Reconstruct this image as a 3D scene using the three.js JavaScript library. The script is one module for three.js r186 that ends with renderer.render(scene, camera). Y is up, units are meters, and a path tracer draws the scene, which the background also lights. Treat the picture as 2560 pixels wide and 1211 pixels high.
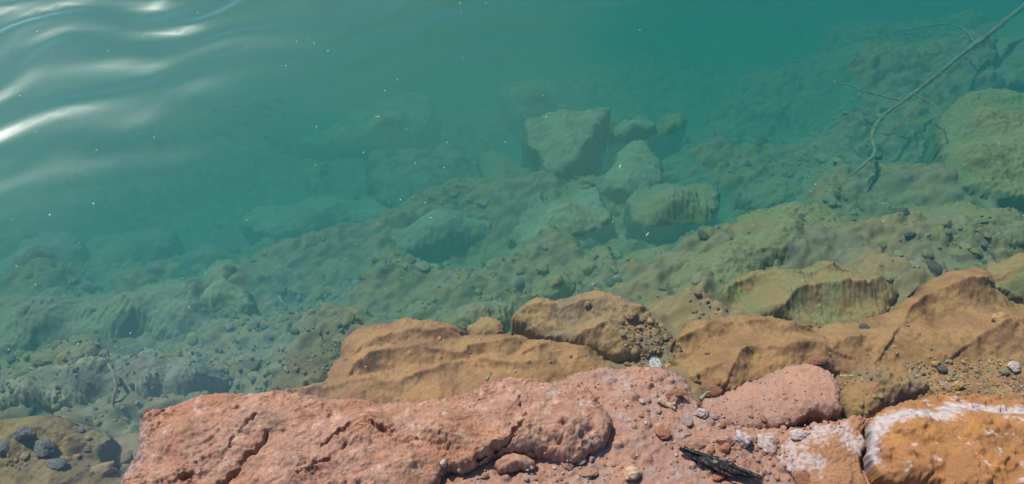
import * as THREE from 'three';
import { Sky } from 'three/addons/objects/Sky.js';
import { mergeGeometries } from 'three/addons/utils/BufferGeometryUtils.js';
import { createNoise2D, createNoise3D } from 'simplex-noise';

// ---------------------------------------------------------------- camera, sky, sun, exposure
const scene = new THREE.Scene();
const camera = new THREE.PerspectiveCamera(35, 1024 / 484, 0.05, 200);
camera.position.set(0, 1.55, 0);                       // held at eye height above the lake, looking steeply down
camera.rotation.x = THREE.MathUtils.degToRad(-50);

const sunAzimuth = THREE.MathUtils.degToRad(-40), sunHeight = THREE.MathUtils.degToRad(57);
const sunDirection = new THREE.Vector3(Math.sin(sunAzimuth) * Math.cos(sunHeight), Math.sin(sunHeight), -Math.cos(sunAzimuth) * Math.cos(sunHeight));

const sky = new Sky();
sky.name = 'sky'; sky.userData.kind = 'structure';
sky.scale.setScalar(150);
const skyUniforms = sky.material.uniforms;
skyUniforms.sunPosition.value.copy(sunDirection);
skyUniforms.turbidity.value = 3; skyUniforms.rayleigh.value = 1.5; skyUniforms.mieCoefficient.value = 0.004; skyUniforms.mieDirectionalG.value = 0.8;
skyUniforms.cloudCoverage.value = 0.42; skyUniforms.cloudDensity.value = 0.5; skyUniforms.cloudScale.value = 0.0002; skyUniforms.cloudElevation.value = 0.5;   // fair weather clouds, mirrored by the ripples
scene.add(sky);
scene.environmentIntensity = 0.125;

const sun = new THREE.DirectionalLight(new THREE.Color(1, 0.94, 0.86), 4.4);
sun.name = 'sun'; sun.position.copy(sunDirection).multiplyScalar(20); sun.target.position.set(0, 0, -1.4);
sun.castShadow = true; sun.shadow.mapSize.set(4096, 4096); sun.shadow.bias = -0.0005;
Object.assign(sun.shadow.camera, { left: -5, right: 5, top: 5, bottom: -5, near: 1, far: 45 });
scene.add(sun, sun.target);

const renderer = new THREE.WebGLRenderer({ antialias: true });
renderer.toneMapping = THREE.LinearToneMapping;
renderer.toneMappingExposure = 1.07;
renderer.shadowMap.enabled = true; renderer.shadowMap.type = THREE.PCFSoftShadowMap;

// ---------------------------------------------------------------- helpers
function seeded(s) { return () => { s = (s + 0x6d2b79f5) | 0; let t = Math.imul(s ^ (s >>> 15), 1 | s); t = (t + Math.imul(t ^ (t >>> 7), 61 | t)) ^ t; return ((t ^ (t >>> 14)) >>> 0) / 4294967296; }; }
const rnd = seeded(7);
const n2 = createNoise2D(seeded(11)), n2b = createNoise2D(seeded(23)), n2c = createNoise2D(seeded(37)), n3 = createNoise3D(seeded(41));
const clamp = (x, a = 0, b = 1) => Math.min(b, Math.max(a, x)), mix = (a, b, t) => a + (b - a) * t;
const smooth = (a, b, x) => { const t = clamp((x - a) / (b - a)); return t * t * (3 - 2 * t); };
function fbm(x, z, f, o, n = n2) { let s = 0, a = 1, w = 0; for (let i = 0; i < o; i++) { s += a * n(x * f + i * 7.3, z * f - i * 3.1); w += a; a *= 0.5; f *= 2.03; } return s / w; }
function ridged(x, z, f, o, n = n2b) { let s = 0, a = 1, w = 0; for (let i = 0; i < o; i++) { s += a * (1 - Math.abs(n(x * f + i * 5.7, z * f + i * 9.2))); w += a; a *= 0.5; f *= 2.1; } return s / w; }
function hash(i, j) { let h = Math.imul(i, 374761393) + Math.imul(j, 668265263); h = Math.imul(h ^ (h >>> 13), 1274126177); return ((h ^ (h >>> 16)) >>> 0) / 4294967296; }
function worley(x, z, f) {            // [nearest, second nearest, id] of jittered cell points
  x *= f; z *= f; const i = Math.floor(x), j = Math.floor(z); let a = 9, b = 9, id = 0;
  for (let u = -1; u < 2; u++) for (let v = -1; v < 2; v++) {
    const px = i + u + hash(i + u, j + v), pz = j + v + hash(i + u + 971, j + v - 313), d = Math.hypot(px - x, pz - z);
    if (d < a) { b = a; a = d; id = hash(i + u + 53, j + v + 17); } else if (d < b) b = d;
  }
  return [a, b, id];
}
function steps(v, k, e = 0.16) { v *= k; const i = Math.floor(v); return (i + smooth(0.5 - e, 0.5 + e, v - i)) / k; }   // flaked crust: flat plates with sharp edges
function toLine(x, z, line) {          // [distance, side] to a polyline of [x, y, z]
  let best = 1e9, side = 0;
  for (let k = 0; k + 1 < line.length; k++) {
    const ax = line[k][0], az = line[k][2], dx = line[k + 1][0] - ax, dz = line[k + 1][2] - az, l = dx * dx + dz * dz;
    const t = clamp(((x - ax) * dx + (z - az) * dz) / l), ex = x - ax - dx * t, ez = z - az - dz * t, q = ex * ex + ez * ez;
    if (q < best) { best = q; side = Math.sign(dx * ez - dz * ex); }
  }
  return [Math.sqrt(best), side];
}
const taken = {};
function numbered(name) { const k = taken[name] = (taken[name] ?? -1) + 1; return k ? name + '_' + String(k).padStart(3, '0') : name; }
function tag(o, label, category, group) { o.userData.label = label; o.userData.category = category; if (group) o.userData.group = group; return o; }
function mesh(name, geometry, material, parent = scene) {
  const o = new THREE.Mesh(geometry, material); o.name = parent === scene ? numbered(name) : name;
  o.castShadow = o.receiveShadow = true; parent.add(o); return o;
}
const matte = (shine) => new THREE.MeshPhysicalMaterial({ vertexColors: true, roughness: 0.95, metalness: 0, specularIntensity: shine });
const STONE = matte(0.4), SILT = matte(0.1);   // under water stone hardly shines

// smooth closed outline through the given points, so that edges are not straight runs
function outline(points, per = 5) {
  const c = new THREE.CatmullRomCurve3(points.map((p) => new THREE.Vector3(p[0], p[1], p[2])), true, 'centripetal');
  return c.getPoints(points.length * per).slice(0, -1).map((v) => [v.x, v.y, v.z]);
}
function signed(x, z, ring) {          // distance to the outline, positive inside
  let best = 1e9, inside = false;
  for (let k = 0, j = ring.length - 1; k < ring.length; j = k++) {
    const ax = ring[j][0], az = ring[j][2], bx = ring[k][0], bz = ring[k][2], dx = bx - ax, dz = bz - az;
    const t = clamp(((x - ax) * dx + (z - az) * dz) / (dx * dx + dz * dz + 1e-12)), ex = x - ax - dx * t, ez = z - az - dz * t;
    best = Math.min(best, ex * ex + ez * ez);
    if ((az > z) !== (bz > z) && x < ((bx - ax) * (z - az)) / (bz - az) + ax) inside = !inside;
  }
  return (inside ? 1 : -1) * Math.sqrt(best);
}
function heightFrom(points, p = 1.6) {  // smooth height through scattered [x, y, z]
  return (x, z) => { let s = 0, w = 0; for (const q of points) { const k = 1 / Math.pow((x - q[0]) ** 2 + (z - q[2]) ** 2 + 4e-4, p); s += k * q[1]; w += k; } return s / w; };
}

// A rock: its top follows the heights of its outline and inner points plus relief; its flanks go down (and a little inwards) to `base`.
function rockGeometry({ edge, inner = [], cell = 0.004, base = -0.3, round = 0.03, dome = 0, under = 0.02, wobble = 0.006, relief, tint, seed = 0 }) {
  const ring = outline(edge), top = heightFrom([...edge, ...inner]);
  let x0 = 1e9, x1 = -1e9, z0 = 1e9, z1 = -1e9;
  for (const p of ring) { x0 = Math.min(x0, p[0]); x1 = Math.max(x1, p[0]); z0 = Math.min(z0, p[2]); z1 = Math.max(z1, p[2]); }
  const rows = 9, W = rows * cell, m = W + wobble + cell * 3;
  x0 -= m; x1 += m; z0 -= m; z1 += m;
  const nx = Math.ceil((x1 - x0) / cell) + 1, nz = Math.ceil((z1 - z0) / cell) + 1, D = new Float32Array(nx * nz);
  for (let j = 0; j < nz; j++) for (let i = 0; i < nx; i++) {
    const x = x0 + i * cell, z = z0 + j * cell;
    D[j * nx + i] = signed(x, z, ring) + wobble * (fbm(x + seed, z, 14, 2, n2c) + 0.5 * n2b(x * 70, z * 70 + seed));
  }
  const id = new Int32Array(nx * nz).fill(-1), pos = [], col = [], c = [0, 0, 0], scaleD = Math.min(x1 - x0, z1 - z0) / 2 - m;
  for (let j = 1; j < nz - 1; j++) for (let i = 1; i < nx - 1; i++) {
    const at = j * nx + i, d = D[at];
    if (d < -W) continue;
    let x = x0 + i * cell, z = z0 + j * cell, y;
    if (d >= 0) {
      const r = Math.min(round, scaleD * 0.8), q = d < r ? 1 - d / r : 0;
      y = top(x, z) + dome * Math.sqrt(clamp(d / scaleD, 0, 1)) - r * 0.75 * (1 - Math.sqrt(Math.max(0, 1 - q * q)));
      y += relief(x, z, d) * smooth(0, 0.012, d + 0.004);
    } else {
      let gx = D[at + 1] - D[at - 1], gz = D[at + nx] - D[at - nx]; const g = Math.hypot(gx, gz) || 1; gx /= g; gz /= g;
      const t = -d / W, r = Math.min(round, scaleD * 0.8), rough = 0.008 * n3(x * 30, t * 4, z * 30) * t;
      x -= gx * (d - under * t * t - rough); z -= gz * (d - under * t * t - rough);
      y = mix(top(x, z) - r * 0.75, base, Math.pow(t, 1.1));
    }
    id[at] = pos.length / 3; pos.push(x, y, z); tint(c, x, z, d, y); col.push(c[0], c[1], c[2]);
  }
  const index = [];
  for (let j = 0; j < nz - 1; j++) for (let i = 0; i < nx - 1; i++) {
    const a = id[j * nx + i], b = id[j * nx + i + 1], e = id[(j + 1) * nx + i], f = id[(j + 1) * nx + i + 1];
    if (a < 0 || b < 0 || e < 0 || f < 0) continue;
    if ((i + j) & 1) index.push(a, e, b, b, e, f); else index.push(a, e, f, a, f, b);
  }
  const g = new THREE.BufferGeometry();
  g.setAttribute('position', new THREE.Float32BufferAttribute(pos, 3)); g.setAttribute('color', new THREE.Float32BufferAttribute(col, 3));
  g.setIndex(index); g.computeVertexNormals();
  tops.push((x, z) => {                 // height of this rock's top, for what lies on it
    if (x < x0 || x > x1 || z < z0 || z > z1) return -9;
    const d = signed(x, z, ring), r = Math.min(round, scaleD * 0.8), q = d < r ? 1 - d / r : 0;
    return d < 0 ? -9 : top(x, z) + dome * Math.sqrt(clamp(d / scaleD, 0, 1)) - r * 0.75 * (1 - Math.sqrt(Math.max(0, 1 - q * q))) + relief(x, z, d) * smooth(0, 0.012, d + 0.004);
  });
  return g;
}
const tops = [], groundAt = (x, z) => tops.reduce((y, f) => Math.max(y, f(x, z)), bedAt(x, z));
const put = (c, a, b, t) => { for (let k = 0; k < 3; k++) c[k] = mix(a[k], b[k], t); };
const grain = (c, k) => { c[0] *= k; c[1] *= k; c[2] *= k; };

// ---------------------------------------------------------------- what the stones are made of (linear base colours)
const PINK = [0.345, 0.192, 0.125], RUST = [0.315, 0.157, 0.092], MAUVE = [0.31, 0.178, 0.122], CHALK = [0.45, 0.375, 0.33], ORANGE = [0.31, 0.145, 0.055], UMBER = [0.27, 0.125, 0.05], GREYSTONE = [0.31, 0.235, 0.2];
const OCHRE = [0.29, 0.18, 0.08], SAND = [0.44, 0.30, 0.15], MUD = [0.21, 0.145, 0.085], OLIVE = [0.2, 0.175, 0.078], GREYSILT = [0.21, 0.18, 0.108], SLATE = [0.1, 0.09, 0.07];

function redRelief(x, z, cracks = []) {
  const rough = smooth(0.0, 0.5, fbm(x + 4, z, 5, 3, n2b));          // crumbling patches between smoother faces
  const warp = 0.02 * n2c(x * 7, z * 7), flake = steps(0.5 + 0.5 * fbm(x * 0.85 + warp, z * 1.3 - warp, 9, 5), 8, 0.10), scab = steps(0.5 + 0.5 * fbm(x + 9, z * 1.2, 46, 4, n2c), 4, 0.14);
  let h = 0.012 * fbm(x, z, 4, 3) + 0.022 * (flake - 0.5) + (0.0035 + 0.012 * rough) * (scab - 0.5) + 0.0015 * n2(x * 210, z * 210) + 0.0022 * rough * n2b(x * 120, z * 120);
  const [p, , pid] = worley(x + 3, z - 2, 15); if (pid > 0.75) h -= 0.008 * smooth(0.16, 0.05, p);
  const [q, , qid] = worley(x - 6, z + 2, 30); if (qid > 0.85 - 0.25 * rough) h += 0.005 * smooth(0.3, 0.1, q);
  for (const [line, depth, wide] of cracks) {
    const [d, s] = toLine(x + 0.006 * n2(x * 40, z * 40), z + 0.006 * n2(x * 40 + 9, z * 40), line);
    h -= 1.6 * depth * smooth(wide * 0.62, wide * 0.2, d) * smooth(-0.6, 0.1, n2b(x * 12, z * 12)); if (s < 0) h += 0.5 * depth * smooth(0.05, 0, d);
  }
  return h;
}
function siltRelief(x, z, ridges = [], k = 1) {
  let h = k * (0.012 * fbm(x, z, 5, 3) + 0.004 * fbm(x, z, 34, 3, n2b) + 0.0016 * n2c(x * 150, z * 150) + 0.0007 * n2(x * 330, z * 330));
  const [a, , id] = worley(x, z, 34); if (id > 0.8) h += 0.0045 * smooth(0.24, 0.08, a);
  const [b, , id2] = worley(x + 5, z + 2, 22); if (id2 > 0.86) h -= 0.004 * smooth(0.22, 0.05, b);
  let crest = 0;
  for (const [line, high, far, near] of ridges) {
    const [d, s] = toLine(x + 0.005 * n2(x * 18, z * 18), z + 0.005 * n2(x * 18 + 4, z * 18 + 8), line);
    crest = Math.max(crest, high * Math.exp(-d / (s < 0 ? far : near)) * (0.9 + 0.25 * n2b(x * 6, z * 6)));
  }
  return ridges.length ? h + crest - 0.016 : h;
}
function ribRelief(x, z, amount, lean = 0) {   // upright bedding worn into ribs
  const u = x + lean * z + 0.012 * n2(x * 6, z * 9);
  const on = smooth(-0.45, 0.5, n2c(x * 5, z * 7));
  return amount * (on * (0.45 * n2(u * 62, z * 4) + 0.35 * n2b(u * 120, z * 7)) + 0.8 * fbm(x, z, 7, 3)) + siltRelief(x, z, [], 1);
}
function redTint(c, x, z) {
  put(c, PINK, RUST, smooth(-0.15, 0.5, fbm(x, z, 2.4, 3, n2c) - 0.3 * x));
  put(c, c, MAUVE, 0.85 * smooth(-0.2, 0.4, fbm(x + 8, z, 5, 4, n2b)));
  put(c, c, [0.25, 0.12, 0.075], 0.7 * smooth(0.15, 0.6, fbm(x - 5, z + 3, 11, 4)));            // iron stains
  put(c, c, [0.46, 0.3, 0.2], 0.6 * smooth(0.2, 0.6, fbm(x + 1, z - 7, 14, 4, n2c)));            // pale dust
  grain(c, 1 + 0.2 * n2(x * 190, z * 190) + 0.14 * n2b(x * 70, z * 70) + 0.12 * n2c(x * 26, z * 26));
  const w = fbm(x + 2, z + 5, 8, 4, n2b), spot = n2c(x * 60, z * 60) + 0.6 * n2(x * 150, z * 150);
  if (w > 0.5) put(c, c, CHALK, 0.75 * smooth(0.5, 0.6, w) * smooth(0, 0.6, spot));
}
function siltTint(base, alt, speck = 0.1) {
  return (c, x, z) => {
    put(c, base, alt, smooth(-0.35, 0.55, fbm(x, z, 7, 3, n2c)));
    grain(c, 1 + speck * n2(x * 170, z * 170) + 0.1 * fbm(x, z, 40, 2, n2b));
    const [a, , id] = worley(x, z, 34); if (id > 0.8 && a < 0.2) grain(c, 0.7 + id * 0.4);
  };
}

// ---------------------------------------------------------------- ground under everything: the lake bed, rising to the shore behind the camera
const bedPoints = [[-1.204,-.2,-.725],[-1.105,-.2,-.837],[-1.049,-.33,-.957],[-.96,-.26,-.771],[-1.490,-.42,-1.130],[-1.257,-.42,-1.130],[-.919,-.36,-1.032],[-.798,-.42,-1.156],[-1.541,-.56,-1.388],[-1.149,-.56,-1.388],[-.806,-.5,-1.318],[-.6,-.36,-1.108],[-.547,-.42,-1.281],[-1.905,-.72,-1.741],[-1.504,-.82,-1.759],[-1.259,-.85,-1.840],[-.892,-.62,-1.576],[-.675,-.64,-1.591],[-.379,-.56,-1.533],[-.204,-.46,-1.413],[-2.180,-.95,-2.110],[-1.838,-1.250,-2.265],[-1.670,-1.350,-2.346],[-1.527,-1.300,-2.305],[-1.318,-1.100,-2.237],[-2.554,-1.250,-2.624],[-1.584,-1.300,-2.671],[-.797,-1.100,-2.382],[-.199,-.74,-1.852],[.094,-.52,-1.537],[-.039,-.48,-1.427],[.476,-.66,-1.807],[.438,-.44,-1.477],[.633,-.42,-1.594],[-.887,-1.500,-3.338],[-.169,-1.300,-2.902],[.399,-1.150,-2.749],[.837,-.82,-2.175],[.466,-.72,-1.936],[-3.364,-1.800,-3.859],[-1.943,-2.000,-4.305],[-.216,-1.800,-4.062],[.813,-1.250,-3.225],[1.231,-.98,-2.914],[1.017,-.72,-2.195],[1.654,-.7,-2.412],[1.308,-.56,-1.978],[1.621,-.5,-1.882],[1.930,-.74,-2.923],[2.422,-.68,-2.997],[1.852,-.48,-1.903],[-4.792,-2.500,-6.357],[-1.841,-2.600,-6.514],[.741,-2.200,-5.588],[2.096,-1.600,-4.945],[2.177,-.95,-3.725],[2.828,-.84,-3.752],[1.427,-1.400,-3.964],[.927,-.38,-1.545],[1.316,-.36,-1.578],[1.683,-.38,-1.629],[.63,-.32,-1.388],[.482,-.2,-1.190],[1.146,-.26,-1.373],[1.492,-.28,-1.301],[.958,-.3,-1.286],[.774,-.2,-1.125],[1.131,-.22,-1.204],[.613,-.2,-1.125],[1.297,-.22,-1.204],[.369,-.14,-1.051],[.295,-.17,-1.094],[.422,-.08,-.924],[.507,-.1,-.946],[.842,-.11,-.913],[.951,-.11,-.952],[1.126,-.12,-1.015],[1.297,-.12,-1.038],[1.132,-.09,-.935],[1.228,-.08,-.924],[.205,-.06,-.87],[.018,-.06,-.77],[-.535,-.1,-.789],[.551,-.04,-.76],[.891,-.04,-.714],[0,-.02,-.583],[-.783,-.15,-.632],[.756,-.02,-.583]];
const bedHeight = heightFrom(bedPoints, 2), shoreAt = (x) => -0.62 - 0.16 * x + 0.12 * n2(x * 0.9, 5) + 0.05 * n2b(x * 3, 2);   // where the shore runs on outside the rocks
function bedAt(x, z) {
  const near = smooth(1.9, 1.25, Math.abs(x) - 0.45 * Math.max(0, -z - 0.9)) * smooth(-4.6, -3.6, z) * smooth(-0.42, -0.62, z);
  const inland = z - shoreAt(x), slope = inland < 0 ? -0.02 - 0.6 * Math.pow(-inland, 0.9) : -0.02 + 0.35 * smooth(0, 0.35, inland) * 0.3 + 0.06 * Math.max(0, inland - 0.2);
  let y = mix(Math.max(slope, -5), bedHeight(x, z), near);
  const r = smooth(-0.03, -0.3, y);
  y += (0.008 + 0.04 * r) * fbm(x, z, 2.6, 4) + (0.004 + 0.012 * r) * fbm(x, z, 13, 4, n2b) + 0.003 * n2c(x * 70, z * 70) + r * 0.016 * (steps(0.5 + 0.5 * fbm(x, z * 1.6, 8, 3, n2c), 5, 0.12) - 0.5);
  const [a, , id] = worley(x, z, 11); y += r * (id > 0.5 ? 0.028 * (id - 0.3) * smooth(0.5, 0.15, a) : 0); const [e, , jd] = worley(x + 4, z, 27); y += r * (jd > 0.6 ? 0.012 * smooth(0.4, 0.15, e) : 0);
  return y;
}
function lines(fine0, fine1, step, far0, far1) {   // grid lines: even where the camera looks, wider and wider beyond
  const v = []; for (let t = fine0; t <= fine1 + 1e-9; t += step) v.push(t);
  for (let s = step, t = fine1; t < far1;) { s *= 1.25; t += s; v.push(Math.min(t, far1)); }
  for (let s = step, t = fine0; t > far0;) { s *= 1.25; t -= s; v.unshift(Math.max(t, far0)); }
  return v;
}
function sheet(xs, zs, height, tint, normals = true) {
  const pos = [], col = [], index = [], c = [0, 0, 0], n = xs.length;
  for (const z of zs) for (const x of xs) { pos.push(x, height(x, z), z); if (tint) { tint(c, x, z); col.push(...c); } }
  for (let j = 0; j + 1 < zs.length; j++) for (let i = 0; i + 1 < n; i++) { const a = j * n + i; index.push(a, a + n, a + 1, a + 1, a + n, a + n + 1); }
  const g = new THREE.BufferGeometry();
  g.setAttribute('position', new THREE.Float32BufferAttribute(pos, 3));
  if (tint) g.setAttribute('color', new THREE.Float32BufferAttribute(col, 3));
  g.setIndex(index); if (normals) g.computeVertexNormals();
  return g;
}
const bed = mesh('lake_bed', sheet(lines(-2.9, 2.9, 0.0115, -40, 40), lines(-4.6, -0.35, 0.0115, -40, 30), bedAt, (c, x, z) => {
  put(c, GREYSILT, OLIVE, smooth(-0.4, 0.4, fbm(x, z, 3, 3))); put(c, c, MUD, 0.5);
  put(c, c, SLATE, 0.8 * smooth(0.05, 0.5, fbm(x + 3, z, 11, 3, n2b)));
  put(c, c, OCHRE, smooth(0, 0.5, fbm(x - 3, z + 9, 2.2, 2, n2c)) * 0.5 + 0.5 * smooth(-0.14, -0.08, bedHeight(x, z)));
  put(c, c, MAUVE, 0.9 * smooth(-0.02, 0.06, z - shoreAt(x) + 0.04 * n2(x * 12, z * 12))); grain(c, 1 + 0.2 * n2(x * 80, z * 80));
}), SILT);
bed.userData.kind = 'structure';

// ---------------------------------------------------------------- shore earth
const shoreEdge = [[.105,0,-.889],[.148,0,-.912],[.185,.004,-.919],[.259,.006,-.922],[.333,.006,-.926],[.378,.006,-.911],[.403,.004,-.881],[.41,.004,-.846],[.419,.012,-.819],[.455,.02,-.788],[.535,.022,-.759],[.682,.012,-.781],[.754,.012,-.786],[.824,.02,-.769],[.839,.02,-.635],[.761,.03,-.533],[.318,.05,-.474],[-.215,.03,-.48],[-.231,.025,-.65],[-.069,.015,-.753]];
mesh('shore_earth', rockGeometry({
  edge: shoreEdge, inner: [[.282,.028,-.823],[.356,.022,-.836],[.271,.035,-.725],[.436,.034,-.698],[.14,.026,-.641],[.016,.026,-.641],[.343,.035,-.637],[.596,.026,-.658],[.752,.012,-.69]], cell: 0.0026, base: -0.16, round: 0.02, under: -0.03, wobble: 0.008, seed: 3,
  relief: (x, z) => {
    let h = 0.007 * fbm(x, z, 9, 3) + 0.0035 * fbm(x, z, 45, 3, n2b) + 0.0012 * n2c(x * 190, z * 190);
    const [a, , id] = worley(x, z, 60); if (id > 0.55) h += 0.004 * (id - 0.3) * smooth(0.42, 0.1, a);
    const [b, , jd] = worley(x + 1, z, 26); if (jd > 0.78) h += 0.009 * smooth(0.34, 0.12, b);
    return h;
  },
  tint: (c, x, z) => {
    put(c, MAUVE, PINK, smooth(-0.3, 0.4, fbm(x, z, 8, 3, n2c)));
    put(c, c, GREYSTONE, 0.6 * smooth(0.1, 0.55, fbm(x + 4, z, 12, 3, n2b)));
    grain(c, 1 + 0.18 * n2(x * 210, z * 210));
    const [a, , id] = worley(x, z, 60); if (id > 0.95 && a < 0.25) put(c, c, CHALK, 0.4); else if (id > 0.55 && a < 0.35) grain(c, 0.75 + 0.5 * hash(id * 1e6 | 0, 3));
  },
}), STONE).userData.kind = 'structure';

// ---------------------------------------------------------------- boulders out of the water
function boulder(name, label, category, o, group, material = STONE) { return tag(mesh(name, rockGeometry(o), material), label, category, group); }

const redCracks = [
  [[[-.033,.08,-.686],[0,.09,-.711],[.025,.09,-.743],[.027,.09,-.77],[.021,.09,-.789]], 0.012, 0.008], [[[.104,.09,-.743],[.108,.09,-.711],[.089,.09,-.69]], 0.012, 0.008],
  [[[-.073,.07,-.664],[-.057,.08,-.681],[-.025,.08,-.69]], 0.016, 0.011], [[[-.081,.07,-.669],[-.008,.08,-.686],[.057,.07,-.688],[.074,.07,-.703]], 0.010, 0.009],
  [[[-.585,.09,-.622],[-.558,.09,-.643],[-.548,.09,-.668],[-.521,.09,-.694],[-.511,.09,-.72]], 0.011, 0.008], [[[-.727,.08,-.634],[-.685,.08,-.626],[-.655,.08,-.636]], 0.013, 0.009],
  [[[-.608,.08,-.609],[-.604,.08,-.622],[-.585,.08,-.626]], 0.010, 0.008], [[[-.584,.1,-.693],[-.567,.1,-.729],[-.536,.09,-.761]], 0.008, 0.006],
  [[[-.39,.1,-.702],[-.361,.1,-.724],[-.339,.1,-.742]], 0.008, 0.006], [[[-.428,.09,-.63],[-.392,.1,-.659],[-.34,.1,-.693]], 0.007, 0.006], [[[-.308,.08,-.766],[-.29,.09,-.738],[-.265,.09,-.734]], 0.012, 0.008],
];
boulder('boulder', 'large flat reddish pink boulder at the waterline, widest dry rock', 'boulder', {
  edge: [[-.812,0,-.732],[-.824,0,-.779],[-.819,0,-.814],[-.783,.005,-.817],[-.752,.005,-.835],[-.728,.005,-.845],[-.693,.01,-.854],[-.613,.01,-.857],[-.533,.012,-.864],[-.505,.008,-.859],[-.432,.005,-.849],[-.369,.004,-.846],[-.287,.002,-.836],[-.198,.002,-.841],[-.135,.002,-.852],[-.091,.004,-.87],[-.046,.01,-.887],[.009,.012,-.896],[.046,.012,-.887],[.108,.015,-.87],[.153,.02,-.869],[.178,.03,-.851],[.193,.05,-.811],[.212,.06,-.777],[.213,.065,-.746],[.194,.065,-.712],[.157,.06,-.688],[.123,.055,-.673],[.078,.06,-.686],[.041,.07,-.686],[-.016,.07,-.688],[-.073,.065,-.668],[-.106,.06,-.653],[-.137,.06,-.658],[-.147,.055,-.628],[-.168,.05,-.602],[-.301,.05,-.577],[-.536,.05,-.569],[-.767,.02,-.589],[-.823,0,-.642],[-.819,0,-.696]],
  inner: [[-.706,.075,-.723],[-.567,.085,-.745],[-.317,.08,-.739],[-.15,.085,-.736],[.017,.07,-.8],[.016,.09,-.716],[.125,.085,-.745],[-.462,.085,-.632],[-.672,.06,-.643],[-.225,.08,-.651]],
  cell: 0.0023, base: -0.35, round: 0.028, under: 0.035, wobble: 0.004, relief: (x, z) => redRelief(x, z, redCracks), tint: redTint,
});
boulder('rock_lump', 'rounded reddish rock lump under the overhanging edge of the largest boulder', 'rock', {
  edge: [[-.031,.05,-.673],[-.015,.055,-.685],[.017,.055,-.688],[.045,.05,-.68],[.054,.045,-.667],[.039,.045,-.655],[.008,.045,-.658],[-.02,.045,-.652],[-.033,.045,-.662]], inner: [[.008,.07,-.662]], cell: 0.0022, base: 0, round: 0.02, under: 0.008, wobble: 0.004, seed: 2,
  relief: (x, z) => 0.6 * redRelief(x + 3, z), tint: redTint,
});
boulder('stone_slab', 'smooth pinkish brown slab between the earth and the small pool', 'stone slab', {
  edge: [[.427,.006,-.835],[.47,0,-.853],[.52,-.002,-.874],[.571,-.003,-.901],[.622,-.003,-.924],[.67,0,-.932],[.698,.002,-.935],[.725,.002,-.924],[.742,.006,-.896],[.744,.012,-.861],[.729,.02,-.827],[.737,.02,-.809],[.699,.024,-.792],[.664,.026,-.795],[.636,.024,-.786],[.617,.022,-.774],[.58,.022,-.766],[.534,.022,-.753],[.493,.022,-.762],[.453,.02,-.778],[.428,.014,-.803]],
  inner: [[.5,.026,-.804],[.598,.022,-.846],[.678,.028,-.852],[.672,.04,-.806],[.589,.034,-.781]], cell: 0.0024, base: -0.2, round: 0.022, under: 0.03, seed: 5,
  relief: (x, z) => { let h = 0.006 * fbm(x, z, 9, 3) + 0.0022 * fbm(x, z, 50, 3, n2b) + 0.0008 * n2(x * 240, z * 240); const [a, , id] = worley(x, z, 40); if (id > 0.85) h += 0.004 * smooth(0.25, 0.08, a); return h; },
  tint: (c, x, z) => { put(c, MAUVE, [0.36, 0.2, 0.125], smooth(-0.4, 0.4, fbm(x, z, 6, 3))); grain(c, 1 + 0.16 * n2(x * 200, z * 200)); if (n2b(x * 110, z * 110) > 0.82) put(c, c, CHALK, 0.35); },
});
const whiteBand = [[.555,.06,-.664],[.587,.06,-.66],[.614,.06,-.669],[.583,.06,-.695],[.589,.06,-.722],[.646,.06,-.732],[.696,.06,-.743],[.706,.06,-.722],[.717,.06,-.702]];
boulder('boulder', 'flat boulder half orange half white crusted, beside the narrow cleft', 'boulder', {
  edge: [[.756,.05,-.771],[.74,.055,-.738],[.739,.055,-.706],[.721,.055,-.671],[.714,.055,-.619],[.705,.05,-.573],[.564,.045,-.579],[.604,.045,-.639],[.57,.045,-.656],[.552,.045,-.675],[.568,.045,-.709],[.596,.042,-.732],[.652,.04,-.755],[.698,.042,-.769],[.74,.046,-.778]],
  inner: [[.675,.066,-.692],[.626,.06,-.686],[.657,.065,-.624]], cell: 0.0023, base: -0.1, round: 0.016, under: 0.012, wobble: 0.006, seed: 9,
  relief: (x, z) => 0.55 * redRelief(x + 7, z + 3) + 0.0022 * fbm(x, z, 90, 2, n2c),
  tint: (c, x, z, d) => {
    put(c, UMBER, ORANGE, smooth(-0.5, 0.3, fbm(x, z, 10, 3)) * 0.55 + 0.2); put(c, c, PINK, 0.3); grain(c, 1 + 0.16 * n2(x * 200, z * 200));
    const e = toLine(x, z, whiteBand)[0] + 0.02 * fbm(x, z, 22, 4, n2b), w = 0.85 * smooth(0.028, 0.008, e + 0.014 * n2(x * 70, z * 70) + 0.006 * n2b(x * 150, z * 150));
    if (w > 0) { const k = 0.5 + 0.5 * fbm(x, z, 60, 3, n2c); put(c, c, k < 0.36 ? GREYSTONE : CHALK, w * (0.7 + 0.3 * k)); }
  },
});
const whiteRim = [[.734,.1,-.668],[.746,.1,-.72],[.784,.11,-.751],[.848,.11,-.767],[.899,.12,-.759],[.954,.11,-.783],[1.022,.11,-.788],[1.077,.11,-.778],[1.148,.11,-.769]];
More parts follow.
